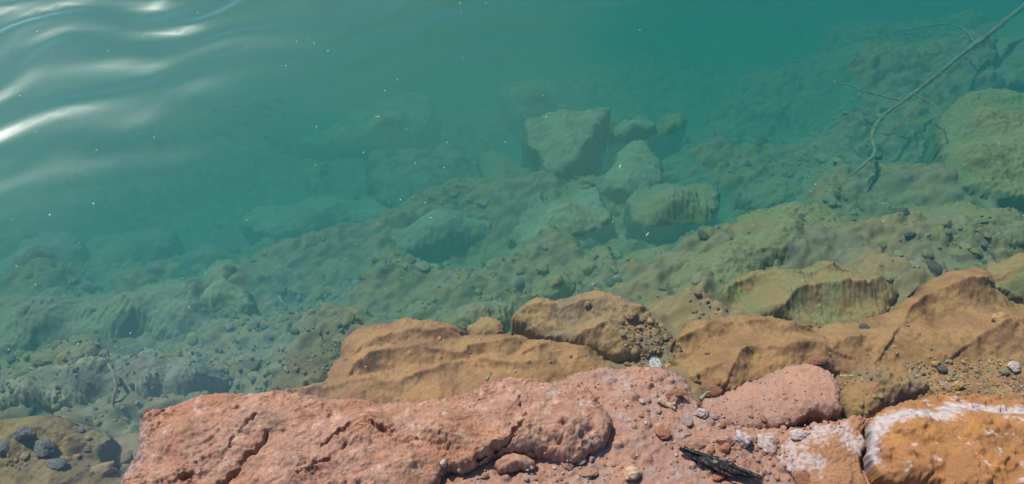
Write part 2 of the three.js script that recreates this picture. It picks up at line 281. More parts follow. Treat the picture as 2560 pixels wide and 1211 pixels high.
boulder('boulder', 'big orange boulder with a broad white crusted rim', 'boulder', {
  edge: [[.769,.06,-.766],[.789,.055,-.787],[.844,.05,-.811],[.912,.045,-.826],[.988,.04,-.837],[1.060,.035,-.834],[1.128,.035,-.827],[1.208,.04,-.816],[1.199,.06,-.713],[1.111,.08,-.554],[.935,.085,-.544],[.859,.085,-.566],[.832,.085,-.611],[.773,.08,-.618],[.74,.075,-.632],[.735,.07,-.664],[.748,.065,-.719]],
  inner: [[.833,.11,-.724],[.956,.11,-.724],[1.063,.12,-.701],[.804,.115,-.644],[.903,.13,-.613],[1.011,.13,-.597]], cell: 0.0023, base: -0.2, round: 0.026, under: 0.03, wobble: 0.006, seed: 13,
  relief: (x, z) => {
    let h = 0.010 * fbm(x, z, 7, 3) + 0.004 * fbm(x, z, 30, 3, n2b) + 0.0012 * n2(x * 200, z * 200);
    const knob = 1.35 * smooth(-0.5, 0.3, fbm(x, z, 4, 2, n2c) + 0.9 * (x - 0.76)), [a, , id] = worley(x, z, 36); if (id > 0.45) h += knob * 0.008 * (0.4 + id) * smooth(0.42, 0.08, a);
    const [b, , jd] = worley(x + 2, z + 2, 60); if (jd > 0.5) h += knob * 0.004 * smooth(0.4, 0.1, b);
    const [p, , pd] = worley(x - 2, z + 6, 24); if (pd > 0.7) h -= knob * 0.008 * smooth(0.28, 0.1, p);
    return h + 0.004 * (steps(0.5 + 0.5 * fbm(x, z, 18, 4, n2b), 6, 0.15) - 0.5);
  },
  tint: (c, x, z) => {
    put(c, ORANGE, UMBER, smooth(-0.1, 0.6, fbm(x, z, 8, 3))); put(c, c, [0.4, 0.19, 0.055], 0.6 * smooth(0.1, 0.5, fbm(x + 3, z, 5, 3, n2b))); grain(c, 1 + 0.15 * n2(x * 200, z * 200));
    const e = toLine(x, z, whiteRim)[0] + 0.012 * fbm(x, z, 26, 4, n2b), w = 0.9 * smooth(0.022, 0.008, e + 0.006 * n2(x * 60, z * 60) + 0.004 * n2b(x * 150, z * 150));
    if (w > 0) { const k = worley(x, z, 75); put(c, c, k[2] > 0.55 && k[0] < 0.36 ? [0.3, 0.26, 0.27] : CHALK, w); grain(c, 1 + 0.15 * n2c(x * 40, z * 40)); }
    const v = fbm(x + 6, z + 1, 16, 4, n2c) + 0.5 * (x - 0.85); if (v > 0.32) put(c, c, CHALK, 0.85 * smooth(0.32, 0.5, v) * smooth(-0.1, 0.5, n2b(x * 55, z * 55) + 0.5 * n2(x * 140, z * 140)));
  },
});

// ---------------------------------------------------------------- rocks just under the surface
const shelfTint = siltTint([0.3, 0.175, 0.072], [0.23, 0.13, 0.06], 0.18);
const R = (line, high) => [line, high * 1.9, high * 2.4, high * 1.35];   // a sharp crest, steeper towards the shore
boulder('shallow_rock', 'sunlit brown rock with wavy ridges just under water beyond the largest boulder', 'rock', (() => {
  const ridges = [R([[-.358,-.05,-1.020],[-.335,-.05,-1.038],[-.287,-.05,-1.050],[-.228,-.05,-1.052],[-.159,-.05,-1.066]], 0.03, 0.03, 0.05), R([[-.363,-.05,-.945],[-.329,-.05,-.981],[-.272,-.05,-.997],[-.194,-.05,-.995],[-.126,-.05,-.997],[-.078,-.05,-1.020],[0,-.05,-1.029]], 0.03, 0.03, 0.05),
    R([[-.514,-.02,-.871],[-.444,-.02,-.892],[-.371,-.02,-.9],[-.26,-.02,-.906],[-.206,-.02,-.932],[-.152,-.02,-.959],[-.076,-.02,-.976],[.019,-.02,-.965]], 0.022, 0.03, 0.05), R([[.063,-.05,-1.008],[.088,-.05,-1.022],[.137,-.05,-1.023],[.181,-.05,-1.015]], 0.03, 0.025, 0.03)];
  return {
    edge: [[-.543,-.03,-.864],[-.485,-.04,-.893],[-.453,-.08,-.951],[-.438,-.1,-1.026],[-.42,-.1,-1.083],[-.376,-.1,-1.115],[-.3,-.1,-1.125],[-.278,-.1,-1.137],[-.243,-.1,-1.122],[-.165,-.1,-1.112],[-.123,-.1,-1.092],[-.071,-.1,-1.078],[-.02,-.1,-1.080],[.051,-.1,-1.067],[.121,-.1,-1.054],[.171,-.1,-1.042],[.22,-.1,-1.019],[.259,-.08,-.981],[.266,-.05,-.928],[.109,-.02,-.838],[-.072,-.02,-.819],[-.342,-.02,-.819]],
    inner: [[-.329,-.075,-1.045],[-.18,-.075,-1.045],[-.362,-.05,-.939],[-.219,-.05,-.939],[-.029,-.06,-.978],[.067,-.045,-.947],[-.164,-.012,-.865],[-.346,-.012,-.859],[-.028,-.015,-.897],[.164,-.06,-.967]], cell: 0.0032, base: -0.5, round: 0.03, under: -0.06, wobble: 0.008, seed: 21,
    relief: (x, z) => siltRelief(x, z, ridges), tint: shelfTint,
  };
})(), undefined, SILT);
boulder('shallow_rock', 'brown rock under water with golden crest, behind the wavy ridged rock', 'rock', (() => {
  const ridges = [R([[.002,-.1,-1.128],[.021,-.1,-1.153],[.063,-.1,-1.175],[.121,-.1,-1.165],[.179,-.1,-1.182],[.232,-.1,-1.191],[.335,-.1,-1.165]], 0.035, 0.03, 0.05), R([[.167,-.1,-1.061],[.215,-.1,-1.091],[.241,-.1,-1.100],[.25,-.1,-1.085]], 0.025, 0.02, 0.04)];
  return {
    edge: [[-.004,-.15,-1.166],[.022,-.15,-1.195],[.065,-.15,-1.215],[.119,-.15,-1.215],[.165,-.16,-1.241],[.198,-.16,-1.256],[.243,-.16,-1.260],[.277,-.16,-1.249],[.325,-.15,-1.215],[.355,-.14,-1.180],[.384,-.13,-1.142],[.395,-.12,-1.096],[.374,-.11,-1.044],[.28,-.1,-1.026],[.182,-.1,-1.049],[.113,-.11,-1.082],[.052,-.12,-1.104],[.01,-.13,-1.130]],
    inner: [[.179,-.12,-1.148],[.292,-.115,-1.132],[.224,-.1,-1.073]], cell: 0.0032, base: -0.6, round: 0.03, under: -0.05, seed: 23, relief: (x, z) => siltRelief(x, z, ridges, 1.3), tint: siltTint(OCHRE, MUD, 0.16),
  };
})(), undefined, SILT);
boulder('shallow_rock', 'small brown hump in the gap between two crested underwater rocks', 'rock', { edge: [[-.12,-.13,-1.124],[-.095,-.14,-1.156],[-.064,-.15,-1.178],[-.032,-.14,-1.159],[-.019,-.13,-1.127],[-.041,-.12,-1.092],[-.088,-.12,-1.089]], inner: [[-.068,-.115,-1.126]], cell: 0.0032, base: -0.5, round: 0.03, under: -0.03, seed: 24, relief: (x, z) => siltRelief(x, z, [], 1.2), tint: siltTint(OCHRE, MUD, 0.14) }, undefined, SILT);
boulder('shallow_rock', 'broad silty brown rock under shallow water filling the right side', 'rock', (() => {
  const ridges = [R([[.411,-.04,-.925],[.487,-.04,-.959],[.528,-.04,-.961]], 0.022, 0.02, 0.03), R([[.529,-.04,-.95],[.547,-.04,-.983],[.582,-.04,-1.004],[.659,-.04,-.999],[.729,-.04,-1.009],[.756,-.04,-1.002]], 0.028, 0.025, 0.05), R([[.776,-.04,-1.004],[.836,-.04,-1.043],[.862,-.04,-1.047]], 0.02, 0.02, 0.04),
    R([[.408,-.07,-1.042],[.507,-.07,-1.098],[.643,-.07,-1.116],[.72,-.07,-1.100]], 0.025, 0.025, 0.05), R([[.973,-.05,-1.076],[1.047,-.05,-1.160],[1.123,-.05,-1.199],[1.257,-.05,-1.236]], 0.034, 0.03, 0.06), R([[1.140,-.05,-1.029],[1.217,-.05,-1.074],[1.301,-.05,-1.106]], 0.025, 0.02, 0.05)];
  return {
    edge: [[.408,-.1,-1.047],[.421,-.11,-1.089],[.46,-.12,-1.133],[.525,-.12,-1.146],[.61,-.12,-1.153],[.673,-.12,-1.153],[.743,-.12,-1.134],[.781,-.12,-1.122],[.88,-.12,-1.139],[.945,-.12,-1.147],[1.005,-.12,-1.171],[1.072,-.12,-1.212],[1.106,-.12,-1.250],[1.160,-.12,-1.279],[1.233,-.12,-1.300],[1.282,-.12,-1.311],[1.310,-.12,-1.294],[1.332,-.13,-1.254],[1.386,-.14,-1.221],[1.494,-.15,-1.208],[1.435,-.06,-.978],[1.309,-.03,-.834],[1.167,-.03,-.842],[1.033,-.04,-.859],[.937,-.05,-.865],[.854,-.05,-.896],[.8,-.05,-.939],[.739,-.03,-.949],[.641,-.03,-.933],[.579,-.03,-.908],[.514,-.04,-.896],[.456,-.06,-.918],[.421,-.08,-.948],[.406,-.09,-1.002]],
    inner: [[.521,-.08,-1.048],[.678,-.085,-1.075],[.694,-.045,-.98],[.804,-.06,-1.012],[.915,-.07,-1.042],[1.178,-.075,-1.206],[1.187,-.07,-1.102],[1.051,-.055,-1.021],[1.248,-.05,-1.029],[.547,-.05,-.961]], cell: 0.0034, base: -0.4, round: 0.03, under: -0.04, wobble: 0.008, seed: 27,
    relief: (x, z) => siltRelief(x, z, ridges), tint: shelfTint,
  };
})(), undefined, SILT);
boulder('shallow_rock', 'streaked olive brown rock underwater left of the highest shallow hump', 'rock', (() => {
  const ridges = [R([[.736,-.15,-1.208],[.781,-.15,-1.259],[.863,-.15,-1.281],[.986,-.15,-1.284],[1.040,-.15,-1.315]], 0.03, 0.025, 0.06), R([[.584,-.2,-1.271],[.628,-.2,-1.327],[.717,-.2,-1.371],[.829,-.2,-1.356],[.943,-.2,-1.393]], 0.03, 0.02, 0.05)];
  return { edge: [[.593,-.24,-1.272],[.619,-.25,-1.343],[.676,-.26,-1.388],[.777,-.26,-1.415],[.861,-.26,-1.415],[.983,-.27,-1.457],[1.056,-.27,-1.457],[1.121,-.26,-1.446],[1.144,-.24,-1.373],[1.074,-.2,-1.257],[.983,-.17,-1.176],[.826,-.17,-1.154],[.728,-.18,-1.183],[.638,-.2,-1.203]], inner: [[.806,-.18,-1.284],[.935,-.17,-1.277],[.846,-.19,-1.210]], cell: 0.0036, base: -0.6, round: 0.03, under: -0.04, seed: 29,
    relief: (x, z) => siltRelief(x, z, ridges) + 0.0025 * n2(x * 80, z * 9), tint: siltTint([0.25, 0.17, 0.075], OLIVE, 0.15) };
})(), undefined, SILT);
boulder('shallow_rock', 'olive rock underwater at the right edge, past the highest shallow hump', 'rock', { edge: [[1.400,-.2,-1.401],[1.456,-.2,-1.423],[1.525,-.2,-1.446],[1.648,-.2,-1.431],[1.577,-.18,-1.257],[1.463,-.18,-1.250],[1.403,-.18,-1.291],[1.380,-.19,-1.334]], inner: [[1.455,-.15,-1.318]], cell: 0.004, base: -0.5, round: 0.04, under: -0.03, seed: 31, relief: (x, z) => siltRelief(x, z, [R([[1.448,-.15,-1.353],[1.532,-.15,-1.390]], 0.02)]), tint: siltTint(OCHRE, OLIVE) }, undefined, SILT);
boulder('shallow_rock', 'brown pitted rock in the small pool between smooth slab and orange boulder', 'rock', { edge: [[.787,-.06,-.95],[.842,-.06,-.973],[.906,-.06,-.961],[.975,-.055,-.942],[.984,-.045,-.899],[.91,-.045,-.872],[.864,-.05,-.855],[.829,-.05,-.829],[.78,-.06,-.824],[.772,-.07,-.865],[.779,-.07,-.913]], inner: [[.859,-.03,-.906],[.81,-.04,-.885],[.924,-.035,-.898]], cell: 0.003, base: -0.25, round: 0.03, under: -0.03, seed: 35, relief: (x, z) => { let h = siltRelief(x, z, [], 1.5); const [a, , id] = worley(x, z, 45); if (id > 0.5) h += 0.006 * smooth(0.4, 0.1, a); return h; }, tint: siltTint([0.27, 0.165, 0.07], MUD, 0.22) }, undefined, SILT);
boulder('shallow_rock', 'golden brown ledge under shallow water in the near corner below the left slabs', 'rock', (() => {
  const ridges = [R([[-1.191,-.1,-.814],[-1.162,-.1,-.834],[-1.139,-.1,-.845],[-1.095,-.1,-.829]], 0.025), R([[-1.054,-.1,-.819],[-1.002,-.1,-.804],[-.963,-.1,-.799]], 0.02), R([[-1.031,-.1,-.689],[-1.006,-.1,-.717],[-.99,-.1,-.736]], 0.022), R([[-1.038,-.1,-.683],[-.997,-.1,-.694],[-.96,-.1,-.689]], 0.02)];
  return { edge: [[-1.373,-.17,-.881],[-1.258,-.17,-.886],[-1.171,-.18,-.902],[-1.062,-.18,-.875],[-.983,-.19,-.848],[-.983,-.19,-.811],[-.978,-.18,-.776],[-.917,-.17,-.747],[-.872,-.15,-.659],[-1.028,-.12,-.612],[-1.269,-.14,-.637]], inner: [[-1.159,-.15,-.813],[-1.074,-.15,-.813],[-1.084,-.14,-.729],[-.967,-.14,-.71]], cell: 0.003, base: -0.5, round: 0.03, under: -0.04, seed: 33, relief: (x, z) => siltRelief(x, z, ridges, 1.3), tint: siltTint([0.2, 0.145, 0.065], [0.13, 0.095, 0.05], 0.18) };
})(), undefined, SILT);

// ---------------------------------------------------------------- rocks further down
const deep = (label, edge, inner, o = {}) => boulder(o.slab ? 'submerged_slab' : 'submerged_boulder', label, o.slab ? 'slab' : 'boulder', {
  edge, inner, cell: o.cell ?? 0.006, base: o.base ?? -1.2, round: o.round ?? 0.06, dome: o.dome ?? 0, under: o.under ?? 0.02, wobble: o.wobble ?? 0.012, seed: edge[0][0] * 31,
  relief: (x, z) => (o.ribs ? ribRelief(x, z, o.ribs, o.lean) : 1.4 * siltRelief(x, z)) + 0.018 * (steps(0.5 + 0.5 * fbm(x * 0.9 + 3, z * 1.4, 4.5, 4, n2c), 6, 0.2) - 0.5), tint: o.tint ?? siltTint(GREYSILT, OLIVE, 0.12),
}, undefined, SILT);
const YELLOW = siltTint([0.22, 0.19, 0.092], OLIVE, 0.14), PALE = siltTint([0.225, 0.235, 0.145], GREYSILT, 0.08);
deep('rounded yellow olive boulder underwater, upper right of the shallow brown shelf', [[.527,-.4,-1.561],[.558,-.42,-1.624],[.648,-.43,-1.671],[.738,-.43,-1.725],[.797,-.44,-1.804],[.88,-.45,-1.859],[.97,-.45,-1.878],[1.054,-.45,-1.871],[1.139,-.45,-1.845],[1.168,-.43,-1.771],[1.110,-.4,-1.663],[1.005,-.38,-1.598],[.87,-.36,-1.545],[.779,-.35,-1.489],[.697,-.33,-1.411],[.559,-.32,-1.322],[.494,-.36,-1.410]], [[.891,-.34,-1.664],[.728,-.34,-1.562],[.594,-.33,-1.457]], { tint: YELLOW, cell: 0.0045, under: -0.06 });
deep('yellow green boulder underwater at the right edge beside the sunken branch', [[1.763,-.55,-2.419],[1.831,-.55,-2.515],[1.908,-.55,-2.586],[1.999,-.55,-2.645],[2.105,-.55,-2.653],[2.209,-.55,-2.613],[2.412,-.55,-2.573],[2.222,-.48,-2.067],[1.919,-.45,-1.894],[1.706,-.46,-1.923],[1.636,-.48,-2.046],[1.691,-.5,-2.243]], [[1.892,-.44,-2.340],[1.753,-.42,-2.090],[1.990,-.42,-2.156]], { tint: YELLOW, cell: 0.005 });
deep('pale flat topped sunken boulder casting a dark shadow on its right', [[.053,-.7,-2.592],[.107,-.7,-2.632],[.215,-.7,-2.673],[.323,-.7,-2.687],[.441,-.7,-2.695],[.422,-.68,-2.595],[.367,-.68,-2.517],[.323,-.66,-2.394],[.267,-.66,-2.292],[.195,-.66,-2.223],[.147,-.66,-2.239],[.117,-.68,-2.342],[.069,-.7,-2.462]], [[.236,-.64,-2.421]], { tint: PALE, base: -1.5, round: 0.04 });
deep('pale dome shaped sunken rock just right of the dark shadow', [[.421,-.66,-2.297],[.454,-.66,-2.389],[.51,-.66,-2.441],[.564,-.66,-2.441],[.603,-.66,-2.369],[.619,-.64,-2.253],[.586,-.62,-2.142],[.439,-.62,-2.098],[.349,-.64,-2.129]], [[.498,-.6,-2.235]], { tint: PALE, base: -1.3 });
deep('pale green sunken slab with two blunt corners, below the dark shadow', [[-.007,-.62,-1.851],[.031,-.64,-1.969],[.086,-.64,-2.053],[.104,-.64,-2.118],[.133,-.64,-2.063],[.22,-.64,-2.091],[.332,-.63,-2.130],[.355,-.6,-2.015],[.379,-.58,-1.905],[.249,-.58,-1.832],[.131,-.58,-1.813],[.058,-.6,-1.803]], [[.208,-.56,-1.917]], { tint: PALE, base: -1.2, slab: 1, round: 0.04 });
deep('blocky sunken rock with upright ribs, right of the two cornered slab', [[.46,-.62,-2.077],[.569,-.62,-2.138],[.696,-.62,-2.142],[.797,-.6,-2.109],[.795,-.58,-2.013],[.732,-.58,-1.905],[.607,-.58,-1.883],[.474,-.58,-1.885],[.443,-.6,-1.974]], [[.608,-.52,-1.960]], { ribs: 0.012, base: -1.1, round: 0.04, tint: siltTint(GREYSILT, OLIVE) });
deep('grey green sunken rock left of the pale flat topped boulder', [[-.152,-.86,-2.544],[-.092,-.86,-2.597],[.036,-.84,-2.484],[.108,-.82,-2.383],[.034,-.8,-2.244],[-.092,-.8,-2.198],[-.156,-.82,-2.244],[-.126,-.84,-2.396]], [[-.051,-.76,-2.328]], { base: -1.6 });
deep('broad dark grey sunken boulder in the middle of the deep water', [[-.677,-.98,-2.523],[-.685,-1.000,-2.728],[-.602,-1.000,-2.762],[-.387,-1.000,-2.745],[-.332,-1.000,-2.802],[-.27,-1.000,-2.802],[-.203,-.96,-2.636],[-.129,-.94,-2.556],[-.142,-.9,-2.389],[-.26,-.88,-2.273],[-.523,-.9,-2.291],[-.639,-.94,-2.408]], [[-.405,-.84,-2.409],[-.271,-.86,-2.531]], { base: -1.8, tint: siltTint(GREYSILT, SLATE) });
deep('faint brownish sunken rock farthest out below the ripples', [[-1.146,-1.200,-3.003],[-1.025,-1.200,-3.104],[-.836,-1.200,-3.294],[-.627,-1.200,-3.418],[-.466,-1.200,-3.418],[-.432,-1.180,-3.270],[-.46,-1.140,-3.036],[-.658,-1.120,-2.961],[-.886,-1.140,-2.950]], [[-.648,-1.020,-2.991]], { base: -2.2, tint: siltTint([0.34, 0.27, 0.17], OLIVE) });
deep('faint grey sunken rock above the pale flat topped boulder', [[-.068,-1.200,-3.492],[.091,-1.200,-3.546],[.273,-1.200,-3.510],[.285,-1.150,-3.325],[.126,-1.100,-3.132],[.021,-1.100,-3.100]], [[.106,-1.050,-3.218]], { base: -2.2, tint: PALE });
deep('small pointed sunken stone right of the pale flat topped boulder', [[.447,-.78,-2.608],[.551,-.78,-2.712],[.628,-.78,-2.712],[.649,-.76,-2.634],[.57,-.76,-2.564],[.497,-.76,-2.554]], [[.549,-.72,-2.583]], { base: -1.3, tint: PALE, round: 0.03 });
deep('small slanted sunken stone beside the pointed one', [[.658,-.8,-2.693],[.745,-.8,-2.763],[.808,-.8,-2.749],[.77,-.78,-2.635],[.674,-.78,-2.595]], [[.717,-.74,-2.624]], { base: -1.3, round: 0.03 });
deep('long grey green sunken slab in the middle, sloping down to the left', [[-.675,-.74,-1.908],[-.528,-.76,-2.029],[-.378,-.78,-2.134],[-.167,-.78,-2.207],[-.05,-.78,-2.207],[-.035,-.74,-2.080],[-.09,-.7,-1.956],[-.272,-.66,-1.875],[-.47,-.64,-1.777],[-.57,-.68,-1.827]], [[-.275,-.64,-1.948],[-.492,-.64,-1.848]], { base: -1.3, slab: 1, ribs: 0.006, tint: PALE });
deep('pale streaked sunken slab under the blue reflections', [[-1.203,-.96,-2.256],[-1.157,-1.000,-2.360],[-1.018,-1.000,-2.390],[-.88,-1.000,-2.440],[-.685,-1.000,-2.420],[-.59,-1.000,-2.466],[-.524,-.96,-2.372],[-.54,-.9,-2.202],[-.815,-.9,-2.152],[-.968,-.88,-2.090],[-1.128,-.92,-2.163]], [[-.817,-.86,-2.212]], { base: -1.6, slab: 1, ribs: 0.008, tint: PALE });
deep('small rounded sunken boulder in the middle of the rubble', [[-.435,-.62,-1.637],[-.42,-.64,-1.719],[-.337,-.64,-1.768],[-.242,-.62,-1.718],[-.246,-.6,-1.631],[-.33,-.58,-1.574],[-.41,-.6,-1.589]], [[-.33,-.54,-1.611]], { base: -1, tint: siltTint(OLIVE, GREYSILT), cell: 0.005 });
deep('grey sunken block with a curved dark groove', [[-.956,-.7,-1.725],[-.968,-.72,-1.813],[-.891,-.74,-1.860],[-.618,-.74,-1.888],[-.484,-.72,-1.817],[-.466,-.66,-1.649],[-.593,-.64,-1.608],[-.818,-.64,-1.605]], [[-.832,-.62,-1.700],[-.617,-.62,-1.700]], { ribs: 0.014, base: -1.1, slab: 1, cell: 0.005 });
deep('cone shaped sunken rock with pale ribs', [[-1.122,-.62,-1.551],[-1.141,-.64,-1.661],[-1.118,-.66,-1.759],[-1.052,-.66,-1.792],[-1.005,-.66,-1.769],[-.956,-.62,-1.646],[-.874,-.56,-1.491],[-.978,-.56,-1.459]], [[-1.004,-.56,-1.653],[-1.001,-.54,-1.551]], { ribs: 0.012, base: -1, tint: siltTint([0.27, 0.24, 0.14], OLIVE), cell: 0.0045 });
deep('rosy grey sunken boulder by the left edge', [[-2.149,-.86,-1.848],[-2.100,-.9,-1.982],[-2.061,-.92,-2.102],[-1.910,-.92,-2.152],[-1.823,-.9,-2.085],[-1.766,-.86,-1.950],[-1.819,-.82,-1.861]], [[-1.864,-.76,-1.889]], { base: -1.5, tint: siltTint([0.27, 0.22, 0.17], GREYSILT) });
deep('blue grey sunken boulder with rounded end beside the dark hollow', [[-1.830,-.98,-2.047],[-1.862,-1.000,-2.170],[-1.724,-1.000,-2.217],[-1.556,-1.000,-2.245],[-1.463,-.98,-2.158],[-1.501,-.94,-2.014],[-1.599,-.92,-1.931],[-1.716,-.92,-1.894]], [[-1.592,-.88,-2.008]], { base: -1.6, ribs: 0.008 });
deep('long sunken ledge with streaked front below the cone shaped rock', [[-1.917,-.6,-1.528],[-1.660,-.62,-1.618],[-1.611,-.62,-1.635],[-1.513,-.62,-1.600],[-1.339,-.62,-1.625],[-1.143,-.62,-1.682],[-1.066,-.58,-1.544],[-.959,-.56,-1.464],[-.856,-.54,-1.413],[-.927,-.58,-1.362],[-1.206,-.58,-1.336],[-1.460,-.58,-1.321],[-1.786,-.56,-1.297]], [[-1.530,-.49,-1.442],[-1.270,-.49,-1.442],[-1.078,-.49,-1.450],[-.921,-.5,-1.379],[-1.378,-.52,-1.346],[-1.131,-.53,-1.360]], { ribs: 0.013, lean: 0.25, base: -1, slab: 1, cell: 0.0045, tint: siltTint(GREYSILT, [0.23, 0.21, 0.13], 0.14) });
deep('rib streaked sunken slab next to the largest dry boulder', [[-1.642,-.42,-1.156],[-1.430,-.43,-1.200],[-1.303,-.44,-1.234],[-1.187,-.44,-1.248],[-1.037,-.43,-1.242],[-.881,-.42,-1.208],[-.813,-.38,-1.130],[-.865,-.36,-1.057],[-.97,-.36,-1.018],[-1.136,-.37,-1.008],[-1.336,-.38,-1.026],[-1.583,-.4,-1.054]], [[-1.198,-.31,-1.098],[-1.034,-.31,-1.104],[-.886,-.31,-1.092],[-1.306,-.33,-1.065],[-1.082,-.34,-1.046]], { ribs: 0.012, base: -0.9, slab: 1, cell: 0.004, tint: siltTint([0.16, 0.14, 0.1], [0.29, 0.25, 0.16], 0.2) });
deep('dark sloping sunken rock tucked left of the wavy ridged rock', [[-.705,-.34,-1.090],[-.689,-.36,-1.154],[-.614,-.38,-1.230],[-.504,-.36,-1.228],[-.475,-.3,-1.137],[-.496,-.2,-1.003],[-.571,-.2,-.963]], [[-.562,-.25,-1.081]], { base: -0.8, cell: 0.004, tint: siltTint([0.13, 0.095, 0.05], [0.16, 0.13, 0.06]), under: -0.04 });
deep('small yellowish sunken rock near the crested brown rock', [[.06,-.5,-1.514],[.088,-.52,-1.591],[.144,-.52,-1.625],[.196,-.5,-1.596],[.209,-.46,-1.508],[.154,-.44,-1.453],[.09,-.46,-1.460]], [[.135,-.42,-1.494]], { tint: YELLOW, base: -0.9, cell: 0.004, round: 0.05 });
deep('upright yellowish oblong sunken stone', [[.285,-.56,-1.707],[.31,-.58,-1.775],[.349,-.58,-1.775],[.355,-.54,-1.673],[.341,-.52,-1.604],[.3,-.52,-1.608]], [[.311,-.49,-1.641]], { tint: YELLOW, base: -0.9, cell: 0.004, round: 0.04 });
deep('ribbed grey sunken block right of the upright oblong stone', [[.392,-.54,-1.691],[.458,-.56,-1.758],[.581,-.54,-1.745],[.551,-.48,-1.573],[.47,-.46,-1.508],[.384,-.48,-1.540]], [[.462,-.46,-1.609]], { ribs: 0.012, base: -0.9, cell: 0.0045 });
deep('flat grey green sunken slab leaning left of the small yellowish rock', [[-.2,-.5,-1.410],[-.159,-.52,-1.495],[-.089,-.54,-1.585],[-.061,-.52,-1.550],[-.071,-.48,-1.443],[-.126,-.46,-1.367]], [[-.122,-.46,-1.444]], { slab: 1, base: -0.9, cell: 0.004, round: 0.03 });
deep('ribbed sunken slab behind the small brown hump', [[-.243,-.44,-1.353],[-.204,-.46,-1.421],[-.104,-.48,-1.467],[.013,-.46,-1.447],[.037,-.42,-1.385],[-.048,-.38,-1.312],[-.156,-.38,-1.291]], [[-.097,-.37,-1.342]], { ribs: 0.012, slab: 1, base: -0.9, cell: 0.004 });
deep('wide dim sunken rock by the left edge beneath the ripples', [[-2.729,-1.250,-2.570],[-2.636,-1.300,-2.756],[-2.434,-1.300,-2.872],[-2.193,-1.300,-2.843],[-2.008,-1.200,-2.604],[-2.145,-1.150,-2.453],[-2.397,-1.150,-2.377]], [[-2.277,-1.100,-2.510]], { base: -2, tint: PALE });
deep('low olive sunken rock below the sunken branch', [[.943,-.74,-2.214],[1.049,-.76,-2.304],[1.207,-.76,-2.328],[1.291,-.72,-2.241],[1.202,-.66,-2.093],[1.043,-.64,-2.042],[.938,-.68,-2.090]], [[1.063,-.64,-2.129]], { base: -1, cell: 0.005 });
deep('dim green sunken boulder behind the branch at the top right', [[2.276,-.84,-3.278],[2.480,-.88,-3.546],[2.699,-.9,-3.689],[2.981,-.9,-3.727],[2.961,-.84,-3.381],[2.587,-.74,-2.953],[2.319,-.72,-2.883],[2.187,-.74,-2.953]], [[2.468,-.72,-3.146]], { base: -1.4 });
deep('flat sunken slab reaching left from the ribbed block', [[.706,-.6,-1.834],[.783,-.62,-1.910],[.871,-.6,-1.923],[.819,-.54,-1.802],[.716,-.52,-1.729],[.651,-.54,-1.736]], [[.738,-.52,-1.775]], { slab: 1, base: -0.9, cell: 0.005, round: 0.03 });
deep('low sunken rock sloping up toward the yellow green right edge boulder', [[1.257,-.42,-1.734],[1.356,-.45,-1.836],[1.496,-.45,-1.874],[1.647,-.43,-1.846],[1.781,-.42,-1.808],[1.893,-.4,-1.717],[1.718,-.36,-1.612],[1.436,-.34,-1.578],[1.275,-.36,-1.612]], [[1.442,-.34,-1.664],[1.608,-.35,-1.673]], { base: -0.8, cell: 0.005, tint: siltTint(OLIVE, GREYSILT, 0.16) });

// ---------------------------------------------------------------- the lake: its rippled surface, its tinted water and the silt that hangs in it
const water = new THREE.Group(); water.name = 'water'; water.userData.kind = 'structure'; scene.add(water);
function rippleAt(x, z) {
  const far = smooth(0.45, 2.1, -x * 0.62 - (z + 1.25) * 0.95), s = -z * 0.94 - x * 0.34, w = 0.12 * n2(x * 1.1, z * 1.1) + 0.035 * n2b(x * 3, z * 2.2);
  const gap = 0.5 + 0.5 * smooth(-0.6, 0.5, n2c(x * 1.1 + 3, z * 2.1));
  return 0.0068 * far * gap * (Math.sin((s + w) * 27) + 0.35 * Math.sin((s * 1.1 - x * 0.3 + w * 1.6) * 41 + 1)) + 0.0015 * n2(x * 2.6 - z, z * 6.5 + x * 2) * (0.25 + far);
}
const ruffle = new Float32Array(96 * 96 * 4);     // wind ruffles the open water at the upper left and leaves the lee of the rocks calm
for (let j = 0; j < 96; j++) for (let i = 0; i < 96; i++) {
  const x = -4 + (i / 95) * 8, z = -6 + (j / 95) * 8, far = smooth(0.3, 1.4, -x * 0.62 - (z + 1.3) * 0.95);
  ruffle.fill(0.04 + 0.26 * far + 0.02 * far * n2(x * 2, z * 3), (j * 96 + i) * 4, (j * 96 + i) * 4 + 3); ruffle[(j * 96 + i) * 4 + 3] = 1;
}
const ruffleMap = new THREE.DataTexture(ruffle, 96, 96, THREE.RGBAFormat, THREE.FloatType); ruffleMap.magFilter = THREE.LinearFilter; ruffleMap.needsUpdate = true;
const surface = sheet(lines(-3.6, 3.0, 0.03, -40, 40), lines(-4.6, -0.2, 0.03, -40, 30), rippleAt);
{ const p = surface.attributes.position, uv = []; for (let i = 0; i < p.count; i++) uv.push((p.getX(i) + 4) / 8, (p.getZ(i) + 6) / 8); surface.setAttribute('uv', new THREE.Float32BufferAttribute(uv, 2)); }
mesh('water_surface', surface, new THREE.MeshPhysicalMaterial({ color: 0xffffff, transmission: 1, thickness: 0, ior: 1.333, roughness: 1, roughnessMap: ruffleMap, metalness: 0 }), water);

